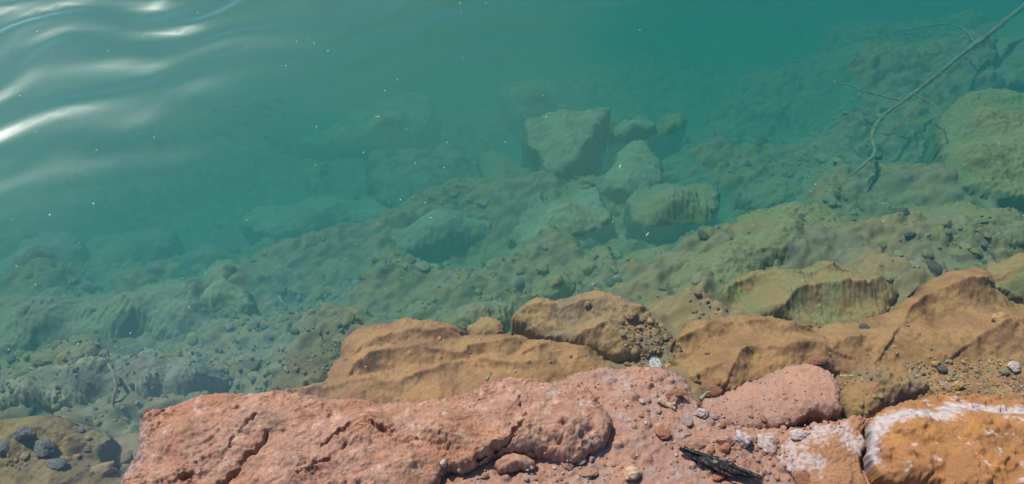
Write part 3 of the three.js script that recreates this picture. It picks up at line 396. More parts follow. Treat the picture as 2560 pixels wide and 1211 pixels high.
const MURK = new THREE.Color().setRGB(0.064, 0.335, 0.255);
const body = new THREE.BoxGeometry(82, 6, 72); body.translate(0, -3.014, -5);
mesh('water_body', body, new THREE.MeshPhysicalMaterial({ color: MURK, roughness: 1, transparent: true, opacity: 0.01, thickness: 1, attenuationColor: new THREE.Color().setRGB(0.54, 0.82, 0.78), attenuationDistance: 1 }), water);
const siltSheet = sheet([-41, 0, 41], [-41, -5, 31], () => 0, null);
[[0.17, 0.02], [0.3, 0.045], [0.44, 0.1], [0.6, 0.15], [0.8, 0.2], [1.08, 0.25], [1.45, 0.42]].forEach(([depth, share], k) => {
  const m = mesh('suspended_silt', siltSheet, new THREE.MeshStandardMaterial({ color: MURK, roughness: 1, transparent: true, opacity: share }), water);
  m.position.set(0, -depth, -2); m.rotation.set(0.012 * Math.sin(k * 2.3), 0, 0.012 * Math.cos(k * 1.7)); m.userData.kind = 'stuff';
});

// ---------------------------------------------------------------- loose stones
function stoneShape(seed, faces, detail, angular, tint) {   // a unit stone: a ball broken by flat faces, roughened
  const g0 = new THREE.IcosahedronGeometry(1, detail), r = seeded(seed), cuts = [];
  for (let k = 0; k < faces; k++) cuts.push([new THREE.Vector3(r() * 2 - 1, (r() * 2 - 1) * 0.8, r() * 2 - 1).normalize(), 0.5 + 0.32 * r()]);
  const p = g0.attributes.position, v = new THREE.Vector3(), col = [], c = [0, 0, 0], o = seed * 13.7;
  for (let i = 0; i < p.count; i++) {
    v.fromBufferAttribute(p, i).normalize();
    let R = 1;
    for (const [n, d] of cuts) { const q = v.dot(n); if (q > 0) R = Math.min(R, mix(1, d / q, angular)); }
    R *= 1 + 0.10 * n3(v.x * 1.7 + o, v.y * 1.7, v.z * 1.7) + 0.035 * n3(v.x * 6 + o, v.y * 6, v.z * 6);
    tint(c, v.x + o, v.y, v.z); col.push(...c); v.multiplyScalar(R); p.setXYZ(i, v.x, v.y, v.z);
  }
  g0.setAttribute('color', new THREE.Float32BufferAttribute(col, 3)); g0.deleteAttribute('uv'); g0.deleteAttribute('normal');
  const g = joined(g0); g.computeVertexNormals();
  return g;
}
function joined(g) {                       // shares corners so that shading is smooth
  const p = g.attributes.position, c = g.attributes.color, seen = new Map(), pos = [], col = [], index = [];
  for (let i = 0; i < p.count; i++) {
    const key = [p.getX(i), p.getY(i), p.getZ(i)].map((t) => Math.round(t * 2e4)).join();
    if (!seen.has(key)) { seen.set(key, pos.length / 3); pos.push(p.getX(i), p.getY(i), p.getZ(i)); col.push(c.getX(i), c.getY(i), c.getZ(i)); }
    index.push(seen.get(key));
  }
  const o = new THREE.BufferGeometry(); o.setAttribute('position', new THREE.Float32BufferAttribute(pos, 3)); o.setAttribute('color', new THREE.Float32BufferAttribute(col, 3)); o.setIndex(index);
  return o;
}
const stoneTint = (a, b, speck, spot) => (c, x, y, z) => { put(c, a, b, smooth(-0.3, 0.5, n3(x * 1.6, y * 1.6, z * 1.6))); grain(c, 1 + speck * n3(x * 9, y * 9, z * 9)); if (spot && n3(x * 4 + 7, y * 4, z * 4) > 0.25) put(c, c, spot, 0.7); };
const TINTS = {
  pink: stoneTint(PINK, [0.27, 0.15, 0.105], 0.2), red: stoneTint([0.27, 0.1, 0.055], RUST, 0.2), white: stoneTint(CHALK, PINK, 0.15, [0.5, 0.4, 0.34]), grey: stoneTint(GREYSTONE, MAUVE, 0.15), brown: stoneTint([0.22, 0.11, 0.07], UMBER, 0.15), tan: stoneTint([0.5, 0.34, 0.22], [0.4, 0.26, 0.16], 0.15),
  ochre: stoneTint([0.42, 0.25, 0.09], OCHRE, 0.15), dark: stoneTint([0.09, 0.08, 0.075], SLATE, 0.15), slate: stoneTint([0.13, 0.12, 0.1], SLATE, 0.15), silt: stoneTint(GREYSILT, OLIVE, 0.12), mud: stoneTint(MUD, OCHRE, 0.15), speckled: stoneTint([0.5, 0.5, 0.46], [0.3, 0.3, 0.28], 0.2, [0.05, 0.05, 0.05]),
};
const shapes = {}, shapeOf = (tint, k, fine) => (shapes[tint + k + fine] ??= stoneShape(k * 17 + tint.length * 5 + 3, 5 + (k % 4) * 2, fine ? 12 : 4, 0.95 - (k % 3) * 0.2, TINTS[tint]));
function lay(name, tint, variant, x, z, [sx, sy, sz], turn, tilt, sink, fine, floor) {
  const o = mesh(name, shapeOf(tint, variant, fine), tint === 'silt' || tint === 'mud' ? SILT : STONE);
  o.scale.set(sx / 2, sy / 2, sz / 2); o.position.set(x, (floor ?? groundAt(x, z)) + sy * (0.5 - sink), z); o.rotation.set(tilt * Math.cos(turn), turn, tilt * Math.sin(turn));
  return o;
}
// the stones one can tell apart: [place, [width, height, depth] in mm, turn, tilt, tint, shape, name, label]
for (const [[[x, , z]], [sx, sy, sz], turn, tilt, tint, k, name, label] of [
  [[[.246,.04,-.649]], [40, 30, 36], 0.4, 0.2, 'tan', 2, 'stone', 'pale tan grainy stone alone on the earth at the bottom edge'],
  [[[.321,.04,-.739]], [37, 18, 26], -0.3, 0.1, 'red', 1, 'stone', 'dark red stone alone on the pink earth'],
  [[[.363,.03,-.836]], [50, 16, 25], 0.2, 0.25, 'brown', 3, 'stone', 'flat angular brown stone on the earth close to the waterline'],
  [[[.415,.03,-.791]], [26, 28, 26], 0, 0.1, 'white', 1, 'stone', 'knobbly white and pink stone at the corner of the smooth slab'],
  [[[.38,.04,-.773]], [24, 20, 34], 0.3, 0.2, 'grey', 4, 'stone', 'upright grey pink stone left of the knobbly white one'],
  [[[.39,.04,-.719]], [62, 22, 32], 0.15, 0.1, 'pink', 5, 'stone', 'low wide pink stone above the charred stick'],
  [[[.452,.04,-.722]], [46, 24, 34], -0.4, 0.2, 'pink', 6, 'stone', 'pink stone with a dark hollow, behind the charred stick'],
  [[[.488,.04,-.724]], [36, 34, 48], 0.5, 0.35, 'white', 3, 'stone', 'pointed whitish stone standing in the rubble'],
  [[[.541,.04,-.719]], [54, 32, 44], -0.2, 0.2, 'white', 6, 'stone', 'chunky white and brown stone right of the pointed one'],
  [[[.605,.04,-.729]], [46, 18, 24], 0.1, 0.1, 'white', 7, 'stone', 'low white stone against the half white boulder'],
  [[[.657,.04,-.765]], [24, 16, 20], 0.6, 0.1, 'grey', 2, 'stone', 'small whitish stone at the lower rim of the smooth slab'],
  [[[-.139,.035,-.661]], [15, 26, 16], 0.2, 0.2, 'white', 5, 'stone', 'small whitish upright stone in the notch of the largest boulder'],
  [[[.115,.03,-.673]], [30, 16, 24], -0.6, 0.15, 'pink', 1, 'stone', 'rounded pink stone under the right tip of the largest boulder'],
  [[[.146,.03,-.677]], [22, 15, 18], 0.6, 0.1, 'grey', 3, 'stone', 'left of two pale pink pebbles under the largest boulder'],
  [[[.167,.03,-.684]], [18, 16, 17], 0.9, 0.1, 'grey', 6, 'stone', 'right of two pale pink pebbles under the largest boulder'],
  [[[.157,.03,-.654]], [42, 14, 22], 0.1, 0.05, 'pink', 4, 'stone', 'flat pink stone below the two pale pebbles'],
  [[[.423,.04,-.644]], [30, 16, 20], 0.35, 0.1, 'red', 7, 'stone', 'squarish red stone below the charred stick'],
  [[[.447,.04,-.706]], [28, 18, 22], 0.9, 0.2, 'red', 4, 'stone', 'reddish stone tucked between the stick and the pink stones'],
  [[[.596,.04,-.639]], [48, 26, 36], 0.2, 0.1, 'brown', 6, 'stone', 'brown stone at the foot of the half white boulder'],
  [[[1.041,-.05,-.957]], [30, 17, 20], 0.1, 0.1, 'dark', 2, 'stone', 'smooth dark pebble in the shallow water above the gravel'],
  [[[1.051,-.04,-.904]], [38, 20, 26], 0.3, 0.2, 'ochre', 3, 'stone', 'yellow ochre angular stone in the gravel'],
  [[[1.024,-.04,-.906]], [36, 12, 16], -0.8, 0.1, 'grey', 5, 'stone', 'slanted grey stone left of the ochre one in the gravel'],
  [[[1.214,-.06,-1.085]], [56, 14, 26], 0.2, 0.3, 'ochre', 4, 'stone', 'flat orange brown stone under shallow water beneath the highest hump'],
  [[[.899,-.08,-1.094]], [30, 14, 18], 0, 0.2, 'dark', 5, 'stone', 'dark stone at the edge of the shallow shelf above its middle'],
  [[[.731,-.04,-.962]], [52, 12, 24], 0.1, 0.25, 'brown', 7, 'stone', 'reddish flat stone leaning on the top of the smooth slab'],
  [[[1.182,-.04,-.946]], [27, 18, 20], 0.4, 0.1, 'silt', 2, 'stone', 'olive grey pebble at the right end of the gravel'],
  [[[1.214,-.04,-.961]], [36, 24, 30], 0.4, 0.1, 'white', 7, 'stone', 'pale speckled stone at the right edge above the gravel'],
  [[[.476,-.03,-.908]], [54, 20, 52], 0.3, 0.2, 'brown', 2, 'stone', 'wet dark brown lens shaped stone between the earth and the smooth slab'],
  [[[.359,-.08,-.998]], [38, 34, 42], 0.4, 0.2, 'speckled', 2, 'stone', 'white and black speckled stone in the dark gap at the waterline'],
  [[[-1.151,-.13,-.818]], [58, 40, 36], 0.1, 0.15, 'slate', 3, 'stone', 'grey stone on the near corner ledge, farther of two'],
  [[[-1.100,-.13,-.786]], [58, 42, 44], -0.2, 0.1, 'slate', 6, 'stone', 'dark grey stone on the near corner ledge, nearer of two'],
  [[[-1.198,-.14,-.796]], [54, 24, 36], 0.6, 0.1, 'slate', 4, 'stone', 'flat grey stone cut by the left edge on the near corner ledge'],
  [[[-.958,-.14,-.744]], [60, 34, 44], 0.6, 0.1, 'mud', 4, 'stone', 'stone under water against the left flank of the largest boulder'],
  [[[.198,-.11,-1.169]], [22, 16, 18], 0.6, 0.1, 'mud', 2, 'stone', 'single stone on top of the golden crested rock'],
  [[[.314,-.1,-1.140]], [40, 26, 30], 0.6, 0.1, 'mud', 6, 'stone', 'dark muddy stone at the right end of the golden crested rock'],
  [[[-1.384,-.4,-1.194]], [90, 30, 44], 0.1, 0.15, 'silt', 5, 'stone', 'flat pale stone where the straight twig ends'],
]) tag(lay(name, tint, k, x, z, [sx / 1000, sy / 1000, sz / 1000], turn, tilt, 0.22, true), label, 'stone');

// stones nobody would tell apart singly: scattered where the photograph shows them
function scatter(name, count, [ax, ay, az, bx, by, bz], sizes, tints, label, category, group, seed) {
  const r = seeded(seed), placed = [];
  for (let k = 0, tries = 0; k < count && tries < count * 30; tries++) {
    const u = r(), v = r(), x = mix(ax, bx, u), z = mix(az, bz, v), s = mix(sizes[0], sizes[1], r() ** 2.2) / 1000;
    if (placed.some(([px, pz, q]) => Math.hypot(px - x, pz - z) < (q + s) * 0.45)) continue;
    const turn = r() * 6.28, flat = 0.4 + 0.35 * r(), long = 0.65 + 0.4 * r(), tint = tints[Math.floor(r() * tints.length)], y = groundAt(x, z);
    if (y > by || y < ay) continue;
    placed.push([x, z, s]); k++;
    tag(lay(name, tint, Math.floor(r() * 4), x, z, [s, s * flat, s * long], turn, 0.3 * (r() - 0.5), 0.3, false, y), (s > mix(...sizes, 0.4) / 1000 ? 'larger ' : 'small ') + (flat < 0.52 ? 'flat ' : 'lumpy ') + HUE[tint] + ' ' + label, category, group);
  }
}
const HUE = { pink: 'pink', red: 'red', white: 'whitish', grey: 'grey pink', brown: 'brown', ochre: 'ochre', slate: 'slate grey', silt: 'olive grey', mud: 'muddy brown' };
const area = ([a, b], low, high) => [a[0], low, a[2], b[0], high, b[2]];
const LAND = ['pink', 'pink', 'pink', 'grey', 'red', 'brown', 'pink', 'white'], WETS = ['mud', 'ochre', 'mud', 'silt', 'mud'], SUNK = ['silt', 'silt', 'slate', 'mud'];
scatter('pebble', 75, area([[.373,.04,-.736],[.58,.04,-.639]], 0, 0.06), [6, 22], LAND, 'angular pebble in the rubble round the charred stick', 'pebble', 'pebbles round the charred stick', 101);
scatter('pebble', 45, area([[.239,.03,-.887],[.379,.04,-.635]], 0, 0.06), [5, 16], LAND, 'pebble scattered on the pink earth right of the largest boulder', 'pebble', 'pebbles on the pink earth', 102);
scatter('pebble', 40, area([[-.108,.03,-.673],[.229,.03,-.63]], 0.005, 0.045), [5, 18], LAND, 'pebble on the earth below the largest boulder', 'pebble', 'pebbles below the largest boulder', 103);
scatter('pebble', 75, area([[.973,-.04,-.983],[1.202,-.04,-.888]], -0.09, -0.005), [5, 20], ['ochre', 'mud', 'mud', 'silt', 'silt'], 'wet pebble in the shallow gravel above the orange boulder', 'pebble', 'gravel above the orange boulder', 104);
scatter('pebble', 22, area([[.764,.03,-.773],[.742,.03,-.635]], -0.1, 0.045), [5, 16], ['white', 'grey', 'pink', 'brown'], 'pebble caught in the cleft beside the orange boulder', 'pebble', 'pebbles in the cleft', 105);
scatter('pebble', 30, area([[.422,.03,-.788],[.711,.03,-.747]], -0.02, 0.045), [6, 20], LAND, 'pebble along the lower rim of the smooth slab', 'pebble', 'pebbles along the smooth slab', 106);
scatter('sunken_stone', 55, area([[-.823,-.6,-1.605],[-.587,-.45,-1.345]], -0.9, -0.3), [14, 46], SUNK, 'stone in the sunken rubble pile below the grooved block', 'stone', 'stones in the sunken rubble pile', 107);
scatter('sunken_stone', 40, area([[-.89,-.5,-1.410],[-.662,-.36,-1.076]], -0.7, -0.2), [12, 40], SUNK, 'stone in the sunken rubble beside the streaked slab', 'stone', 'stones beside the streaked slab', 108);
scatter('sunken_stone', 60, area([[.275,-.13,-1.155],[.418,-.09,-.985]], -0.3, -0.05), [8, 34], WETS, 'stone in the hollow between the shallow rocks', 'stone', 'stones between the shallow rocks', 109);
scatter('sunken_stone', 45, area([[-1.604,-.5,-1.301],[-.853,-.42,-1.190]], -0.8, -0.3), [10, 44], SUNK, 'stone in the groove between the two sunken ledges', 'stone', 'stones between the sunken ledges', 110);
scatter('sunken_stone', 45, area([[-.272,-.6,-1.721],[.285,-.48,-1.451]], -0.9, -0.3), [14, 60], SUNK, 'stone on the bed behind the golden crested rock', 'stone', 'stones behind the crested rock', 111);
scatter('pebble', 12, area([[-1.191,-.13,-.779],[-1.122,-.13,-.744]], -0.3, -0.08), [8, 24], ['slate', 'mud'], 'chip on the near corner ledge', 'pebble', 'chips on the near corner ledge', 112);
scatter('sunken_stone', 30, area([[.489,-.26,-1.322],[.596,-.18,-1.176]], -0.45, -0.1), [10, 36], WETS, 'stone at the foot of the yellow olive boulder', 'stone', 'stones at the foot of the olive boulder', 113);
scatter('sunken_stone', 22, area([[1.244,-.4,-1.717],[1.633,-.34,-1.529]], -0.6, -0.2), [12, 44], SUNK, 'stone on the low rock by the right edge', 'stone', 'stones by the right edge', 114);
scatter('pebble', 28, area([[.425,-.07,-1.096],[1.219,-.05,-.939]], -0.16, -0.012), [5, 15], WETS, 'pebble lying on the broad silty shallow rock', 'pebble', 'pebbles on the broad shallow rock', 115);
scatter('pebble', 26, area([[-.481,-.07,-1.065],[.205,-.03,-.895]], -0.16, -0.012), [5, 13], WETS, 'pebble lying on the wavy ridged shallow rock', 'pebble', 'pebbles on the wavy ridged rock', 116);
scatter('sunken_stone', 34, area([[-1.423,-.36,-1.045],[-.986,-.3,-.928]], -0.6, -0.15), [12, 48], ['mud', 'silt', 'slate', 'mud'], 'stone in the dark gap behind the near corner ledge', 'stone', 'stones behind the near corner ledge', 117);
scatter('sunken_stone', 16, area([[-1.060,-.3,-.907],[-.911,-.24,-.747]], -0.6, -0.1), [20, 60], ['mud', 'slate', 'slate'], 'stone in the dark gap against the flank of the largest boulder', 'stone', 'stones against the largest boulder', 118);
scatter('pebble', 30, area([[.786,-.05,-.955],[.868,-.05,-.824]], -0.12, -0.012), [5, 15], WETS, 'pebble in the small pool between smooth slab and orange boulder', 'pebble', 'pebbles in the small pool', 119);
function grit(name, count, box, sizes, colours, seed) {     // grains too many to count
  const r = seeded(seed), o = new THREE.InstancedMesh(stoneShape(seed, 5, 1, 0.8, (c) => { c[0] = c[1] = c[2] = 1; }), STONE, count), m = new THREE.Matrix4(), c = new THREE.Color();
  for (let k = 0; k < count; k++) {
    const x = mix(box[0], box[3], r()), z = mix(box[2], box[5], r()), y = groundAt(x, z), s = (y < box[1] || y > box[4] ? 0.0001 : mix(...sizes, r() ** 3) / 2000);
    m.compose(new THREE.Vector3(x, y + s * 0.4, z), new THREE.Quaternion().setFromEuler(new THREE.Euler(r() * 6, r() * 6, r() * 6)), new THREE.Vector3(s, s * (0.5 + 0.4 * r()), s * (0.7 + 0.3 * r()))); o.setMatrixAt(k, m);
    const q = colours[Math.floor(r() * colours.length)]; o.setColorAt(k, c.setRGB(...q).multiplyScalar(0.75 + 0.5 * r()));
  }
  o.name = numbered(name); o.castShadow = o.receiveShadow = true; o.userData.kind = 'stuff'; scene.add(o); return o;
}
tag(grit('grit', 1500, area([[-.146,.02,-.908],[.752,.03,-.63]], -0.005, 0.05), [1.5, 7], [PINK, MAUVE, GREYSTONE, CHALK, RUST], 201), 'fine grit and crumbs strewn over the pink earth', 'grit');
tag(grit('gravel', 900, area([[.955,-.04,-.988],[1.218,-.03,-.875]], -0.09, -0.008), [2, 9], [OCHRE, GREYSTONE, MUD, SAND], 202), 'fine wet gravel above the orange boulder', 'gravel');
tag(grit('rubble', 350, area([[.296,-.14,-1.149],[.422,-.1,-.997]], -0.4, -0.06), [3, 12], [OCHRE, MUD, OLIVE, SLATE], 203), 'fine muddy rubble in the hollow between the shallow rocks', 'rubble');
tag(grit('rubble', 700, area([[-1.655,-.5,-1.304],[-.421,-.35,-1.045]], -0.7, -0.2), [4, 18], [GREYSILT, OLIVE, SLATE, MUD], 204), 'fine silty rubble between the sunken ledges', 'rubble');

{                                          // flat broken slabs lying on the bed between the rocks
  const r = seeded(205), count = 1200, o = new THREE.InstancedMesh(stoneShape(205, 9, 3, 1, (c) => { c[0] = c[1] = c[2] = 1; }), SILT, count), m = new THREE.Matrix4(), c = new THREE.Color();
  for (let k = 0, n = 0; k < count; n++) {
    const x = -1.9 + 3.8 * r(), z = -0.95 - 1.75 * r(), y = bedAt(x, z), clump = n2(x * 3, z * 3) + 0.5 * n2b(x * 9, z * 9);
    if (n < 60000 && (y > -0.24 || y < -1.1 || clump < 0.1 || tops.some((f) => f(x, z) > y - 0.01))) continue;
    const s = mix(0.006, 0.034, r() ** 2.5); m.compose(new THREE.Vector3(x, y + s * 0.08, z), new THREE.Quaternion().setFromEuler(new THREE.Euler(0.5 * (r() - 0.5), r() * 6.3, 0.5 * (r() - 0.5))), new THREE.Vector3(s, s * (0.2 + 0.25 * r()), s * (0.5 + 0.4 * r()))); o.setMatrixAt(k, m);
    o.setColorAt(k, c.setRGB(...[GREYSILT, OLIVE, GREYSILT, SLATE][Math.floor(r() * 4)]).multiplyScalar(0.8 + 0.4 * r())); k++;
  }
  o.name = numbered('rubble'); o.castShadow = o.receiveShadow = true; o.userData.kind = 'stuff'; tag(o, 'broken silty rubble covering the green lake bed', 'rubble'); scene.add(o);
}
// ---------------------------------------------------------------- sticks and branches
function limb(points, radii, tint, { sides = 9, per = 10, rough = 0.15, squash = 1 } = {}) {
  const curve = new THREE.CatmullRomCurve3(points.map((p) => new THREE.Vector3(...p.slice(0, 3))), false, 'centripetal'), n = points.length * per, frames = curve.computeFrenetFrames(n, false), pos = [], col = [], index = [], c = [0, 0, 0];
  for (let i = 0; i <= n; i++) {
    const t = i / n, p = curve.getPoint(t), a = t * (radii.length - 1), k = Math.min(Math.floor(a), radii.length - 2), R = mix(radii[k], radii[k + 1], a - k);
    for (let j = 0; j < sides; j++) {
      const q = (j / sides) * 2 * Math.PI, b = frames.binormals[i], m = frames.normals[i], r = R * (1 + rough * n3(Math.cos(q) * 2.5 + p.x * 20, Math.sin(q) * 2.5 + p.z * 20, p.y * 20) + rough * n3(Math.cos(q) * 5, Math.sin(q) * 5, t * 3));
      const v = new THREE.Vector3().addScaledVector(b, Math.cos(q) * r).addScaledVector(m, Math.sin(q) * r); v.y *= squash;
      pos.push(p.x + v.x, p.y + v.y, p.z + v.z); tint(c, p.x + v.x, p.y + v.y, p.z + v.z); col.push(...c);
      if (i < n) { const e = i * sides + j, f = i * sides + ((j + 1) % sides); index.push(e, f, e + sides, f, f + sides, e + sides); }
    }
  }
  for (const end of [0, n]) { const m = pos.length / 3, p = curve.getPoint(end / n); pos.push(p.x, p.y, p.z); tint(c, p.x, p.y, p.z); col.push(...c); for (let j = 0; j < sides; j++) { const e = end * sides + j, f = end * sides + ((j + 1) % sides); if (end) index.push(e, f, m); else index.push(f, e, m); } }
  const g = new THREE.BufferGeometry(); g.setAttribute('position', new THREE.Float32BufferAttribute(pos, 3)); g.setAttribute('color', new THREE.Float32BufferAttribute(col, 3)); g.setIndex(index); g.computeVertexNormals();
  return g;
}
const rest = (points, lift) => points.map(([x, , z]) => [x, groundAt(x, z) + lift, z]);
const CHAR = (c, x, y, z) => { const k = n3(x * 160, y * 60, z * 160); put(c, [0.022, 0.019, 0.018], [0.11, 0.085, 0.07], smooth(-0.1, 0.8, k)); };
const BARK = (c, x, y, z) => { put(c, [0.235, 0.225, 0.14], [0.16, 0.15, 0.09], smooth(-0.5, 0.5, n3(x * 40, y * 40, z * 40))); };
const DRYWOOD = (c, x, y, z) => { put(c, [0.5, 0.36, 0.22], [0.3, 0.18, 0.1], smooth(-0.3, 0.6, n3(x * 120, y * 60, z * 120))); };
{
  const stick = new THREE.Group(); stick.name = numbered('charred_stick'); scene.add(stick);
  tag(stick, 'charred black stick lying on the pink earth at the bottom', 'stick');
  mesh('stick', limb([[.35,.047,-.7],[.377,.05,-.685],[.403,.052,-.671],[.434,.052,-.658],[.465,.049,-.648],[.508,.046,-.636]], [0.003, 0.0075, 0.0125, 0.0145, 0.0085, 0.003], CHAR, { sides: 26, per: 20, rough: 0.34, squash: 0.95 }), STONE, stick);
  for (const [line, a] of [[[[.351,.053,-.699],[.378,.062,-.683],[.416,.064,-.667]], 0.0025], [[[.393,.056,-.664],[.423,.054,-.647],[.452,.05,-.634]], 0.003], [[[.416,.064,-.665],[.447,.062,-.654],[.487,.052,-.64]], 0.0025]]) mesh('splinter', limb(line, [a * 0.5, a, a * 0.4], CHAR, { rough: 0.3 }), STONE, stick);
  for (const [[[x, y, z]], s] of [[[[.429,.062,-.666]], 9], [[[.441,.062,-.659]], 7], [[[.415,.064,-.662]], 6]]) { const o = mesh('ash_crust', stoneShape(s, 3, 6, 0.5, (c, x, y, z) => put(c, [0.2, 0.19, 0.15], [0.09, 0.085, 0.075], smooth(-0.3, 0.4, n3(x * 5, y * 5, z * 5)))), STONE, stick); o.scale.set(s / 1000, s / 2600, s / 1500); o.position.set(x, y, z); }
}
{
  const branch = new THREE.Group(); branch.name = numbered('sunken_branch'); scene.add(branch);
  tag(branch, 'long pale bare branch sunk in the green water at the upper right', 'branch');
  mesh('stem', limb([[2.829,-.62,-3.628],[2.521,-.6,-3.322],[2.255,-.58,-3.077],[2.017,-.56,-2.865],[1.815,-.54,-2.673],[1.653,-.52,-2.523],[1.505,-.5,-2.391],[1.448,-.49,-2.321],[1.401,-.48,-2.233],[1.387,-.48,-2.150],[1.326,-.48,-2.084],[1.249,-.5,-2.030]], [0.013, 0.011, 0.0095, 0.007, 0.0075, 0.006, 0.0055, 0.009, 0.0085, 0.005, 0.002], BARK, { rough: 0.45 }), SILT, branch);
  for (const [line, r] of [[[[2.134,-.57,-2.969],[2.126,-.58,-3.109],[2.072,-.6,-3.170],[1.901,-.62,-3.151],[1.727,-.64,-3.124],[1.521,-.66,-3.047],[1.275,-.68,-2.960]], 0.006], [[[1.313,-.67,-2.983],[1.285,-.68,-2.905],[1.265,-.7,-2.828]], 0.004], [[[1.687,-.52,-2.549],[1.725,-.5,-2.465],[1.712,-.47,-2.351],[1.678,-.44,-2.246]], 0.005], [[[1.631,-.52,-2.505],[1.557,-.54,-2.566],[1.490,-.55,-2.613],[1.464,-.56,-2.660],[1.402,-.58,-2.697]], 0.006], [[[1.387,-.48,-2.150],[1.372,-.5,-2.120],[1.352,-.53,-2.085]], 0.005]]) mesh('side_branch', limb(line, [r * 0.75, r * 0.6, r * 0.3], BARK, { sides: 7 }), SILT, branch);
}
for (const [line, r, tint, name, label] of [
  [[[-1.465,-.3,-1.187],[-1.400,-.34,-1.162]], 0.0028, DRYWOOD, 'twig', 'straight pale twig under water at the left edge'],
  [[[-1.114,-.29,-1.103],[-1.081,-.28,-1.062],[-1.068,-.29,-1.031],[-1.071,-.3,-1],[-1.059,-.33,-.974],[-1.032,-.34,-.959]], 0.0045, BARK, 'root', 'curved grey root lying over the rib streaked slab'],
  [[[.818,-.5,-1.921],[.953,-.5,-1.937],[1.097,-.48,-1.893],[1.192,-.46,-1.845]], 0.002, BARK, 'twig', 'long thin twig lying above the yellow olive boulder'],
  [[[1.354,-.45,-1.874],[1.392,-.42,-1.771],[1.432,-.38,-1.699]], 0.0025, BARK, 'twig', 'bent twig under water below the fork of the sunken branch'],
  [[[1.447,-.36,-1.655],[1.563,-.36,-1.681],[1.715,-.36,-1.726]], 0.003, BARK, 'twig', 'slender twig under water at the right edge'],
  [[[-.786,-.54,-1.521],[-.763,-.53,-1.486],[-.742,-.53,-1.465]], 0.004, BARK, 'twig', 'short dark twig standing in the sunken rubble pile'],
  [[[.322,.03,-.822],[.359,.03,-.804]], 0.006, DRYWOOD, 'wood_chip', 'brown wood chip beside the flat angular brown stone'],
  [[[.36,.034,-.816],[.351,.033,-.812],[.327,.03,-.826]], 0.004, DRYWOOD, 'wood_chip', 'thin wood sliver lying across the brown wood chip'],
  [[[.79,-.04,-.942],[.814,-.04,-.933]], 0.003, DRYWOOD, 'twig', 'short pale twig under water right of the smooth slab'],
  [[[-.06,-.02,-.906],[-.054,-.02,-.921],[-.049,-.02,-.934]], 0.003, BARK, 'twig', 'dark stub of twig on the wavy ridged rock'],
  [[[.424,0,-.838],[.438,0,-.853],[.448,0,-.858]], 0.004, BARK, 'twig', 'crooked wet twig at the left tip of the smooth slab'],
]) { const on = name === 'wood_chip' || r < 0.0031; tag(mesh(name, limb(on ? rest(line, r * 0.8) : line, [r, r, r * 0.6], tint, { sides: 8 }), STONE), label, name === 'root' ? 'root' : name === 'twig' ? 'twig' : 'wood chip'); }
for (const [line, label] of [[[[-.074,.03,-.643],[-.045,.03,-.649]], 'longer dry straw on the earth below the largest boulder'], [[[.025,.03,-.647],[.031,.03,-.635]], 'short dry straw on the earth below the rock lump'], [[[-.326,.08,-.743],[-.312,.08,-.737]], 'tiny straw lying on the largest boulder']]) tag(mesh('straw', limb(rest(line, 0.0025), [0.0012, 0.0014, 0.001], DRYWOOD, { sides: 6 }), STONE), label, 'straw');

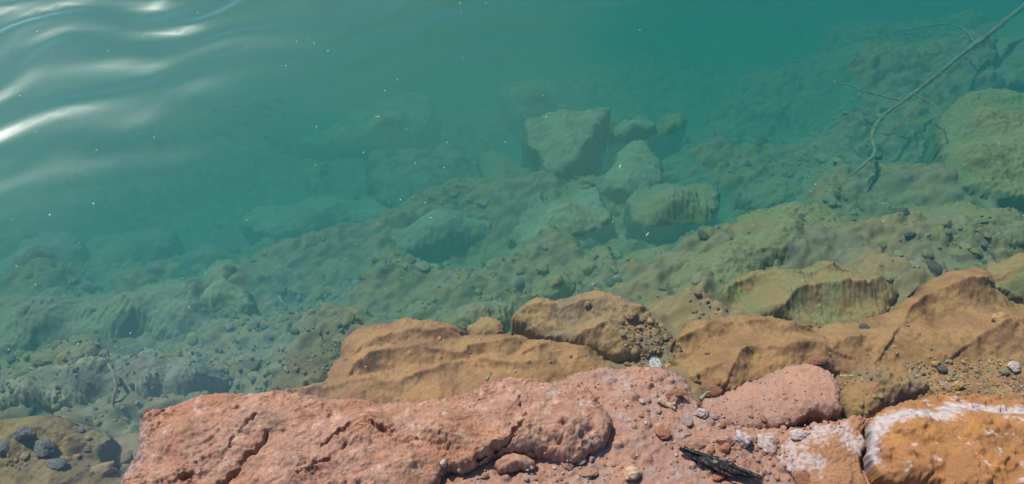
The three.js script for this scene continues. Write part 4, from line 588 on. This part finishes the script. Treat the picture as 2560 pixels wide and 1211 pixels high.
// ---------------------------------------------------------------- what floats on the lake
const husk = (() => { const s = new THREE.Shape(); s.moveTo(0, 0); s.quadraticCurveTo(0.5, 0.34, 1, 0.1); s.quadraticCurveTo(0.55, 0.12, 0, 0); const g = new THREE.ExtrudeGeometry(s, { depth: 0.06, bevelEnabled: false, curveSegments: 8 }); g.rotateX(-Math.PI / 2); g.translate(-0.5, 0, 0); return g; })();
const HUSK = new THREE.MeshStandardMaterial({ color: new THREE.Color().setRGB(0.72, 0.66, 0.55), roughness: 0.7, side: THREE.DoubleSide });
for (const [[[x, , z]], s, turn, label] of [
  [[[-.409,0,-1.798]], 15, 0.2, 'pale curled husk floating above the faint brownish sunken rock'], [[[.312,0,-1.583]], 17, 1.2, 'pale hooked husk floating over the dome shaped sunken rock'], [[[.361,0,-1.325]], 16, 0.8, 'pale petal shaped husk floating below the ribbed sunken block'],
  [[[.854,0,-1.511]], 10, 0.9, 0], [[[1.002,0,-1.372]], 10, 0.9, 0], [[[1.032,0,-1.970]], 8, 1.2, 0], [[[.439,0,-2.248]], 9, 0.9, 0], [[[-.093,0,-2.413]], 9, 0, 0], [[[-1.064,0,-1.705]], 9, 1.2, 0], [[[-.793,0,-1.090]], 10, 1.1, 0], [[[-.715,0,-1.377]], 8, 0, 0], [[[1.439,0,-1.682]], 8, 1.2, 0], [[[.299,0,-1.731]], 7, 0.3, 0], [[[-.268,0,-2.363]], 5, 0.3, 0], [[[-.393,0,-2.425]], 5, 0.3, 0], [[[-.336,0,-1.442]], 6, 1.5, 0], [[[-.938,0,-.977]], 7, 0.3, 0], [[[1.388,0,-1.393]], 8, 0.3, 0], [[[1.191,0,-1.631]], 7, 0.3, 0],
]) { const o = mesh('floating_husk', husk, HUSK); o.position.set(x, rippleAt(x, z) + 0.0012, z); o.scale.setScalar(s / 1000); o.rotation.y = turn; tag(o, label || 'tiny pale husk speck floating alone on the water', 'husk', 'husks floating on the lake'); }
{
  const r = seeded(301), count = 420, o = new THREE.InstancedMesh(new THREE.SphereGeometry(1, 6, 4), HUSK, count), m = new THREE.Matrix4(), q = new THREE.Quaternion();
  for (let k = 0; k < count; k++) {
    const u = r() ** 2.4, x = -2.1 + 2.3 * u + 0.2 * r(), z = -0.85 - 1.75 * r(), s = mix(0.0005, 0.0021, r() ** 4);
    m.compose(new THREE.Vector3(x, rippleAt(x, z) + 0.0006, z), q.setFromEuler(new THREE.Euler(0, r() * 6, 0)), new THREE.Vector3(s * (0.8 + r()), s * 0.5, s)); o.setMatrixAt(k, m);
  }
  o.name = 'floating_dust'; o.userData.kind = 'stuff'; tag(o, 'pale dust specks drifting on the rippled water at the left', 'dust'); scene.add(o);
}

renderer.render(scene, camera);
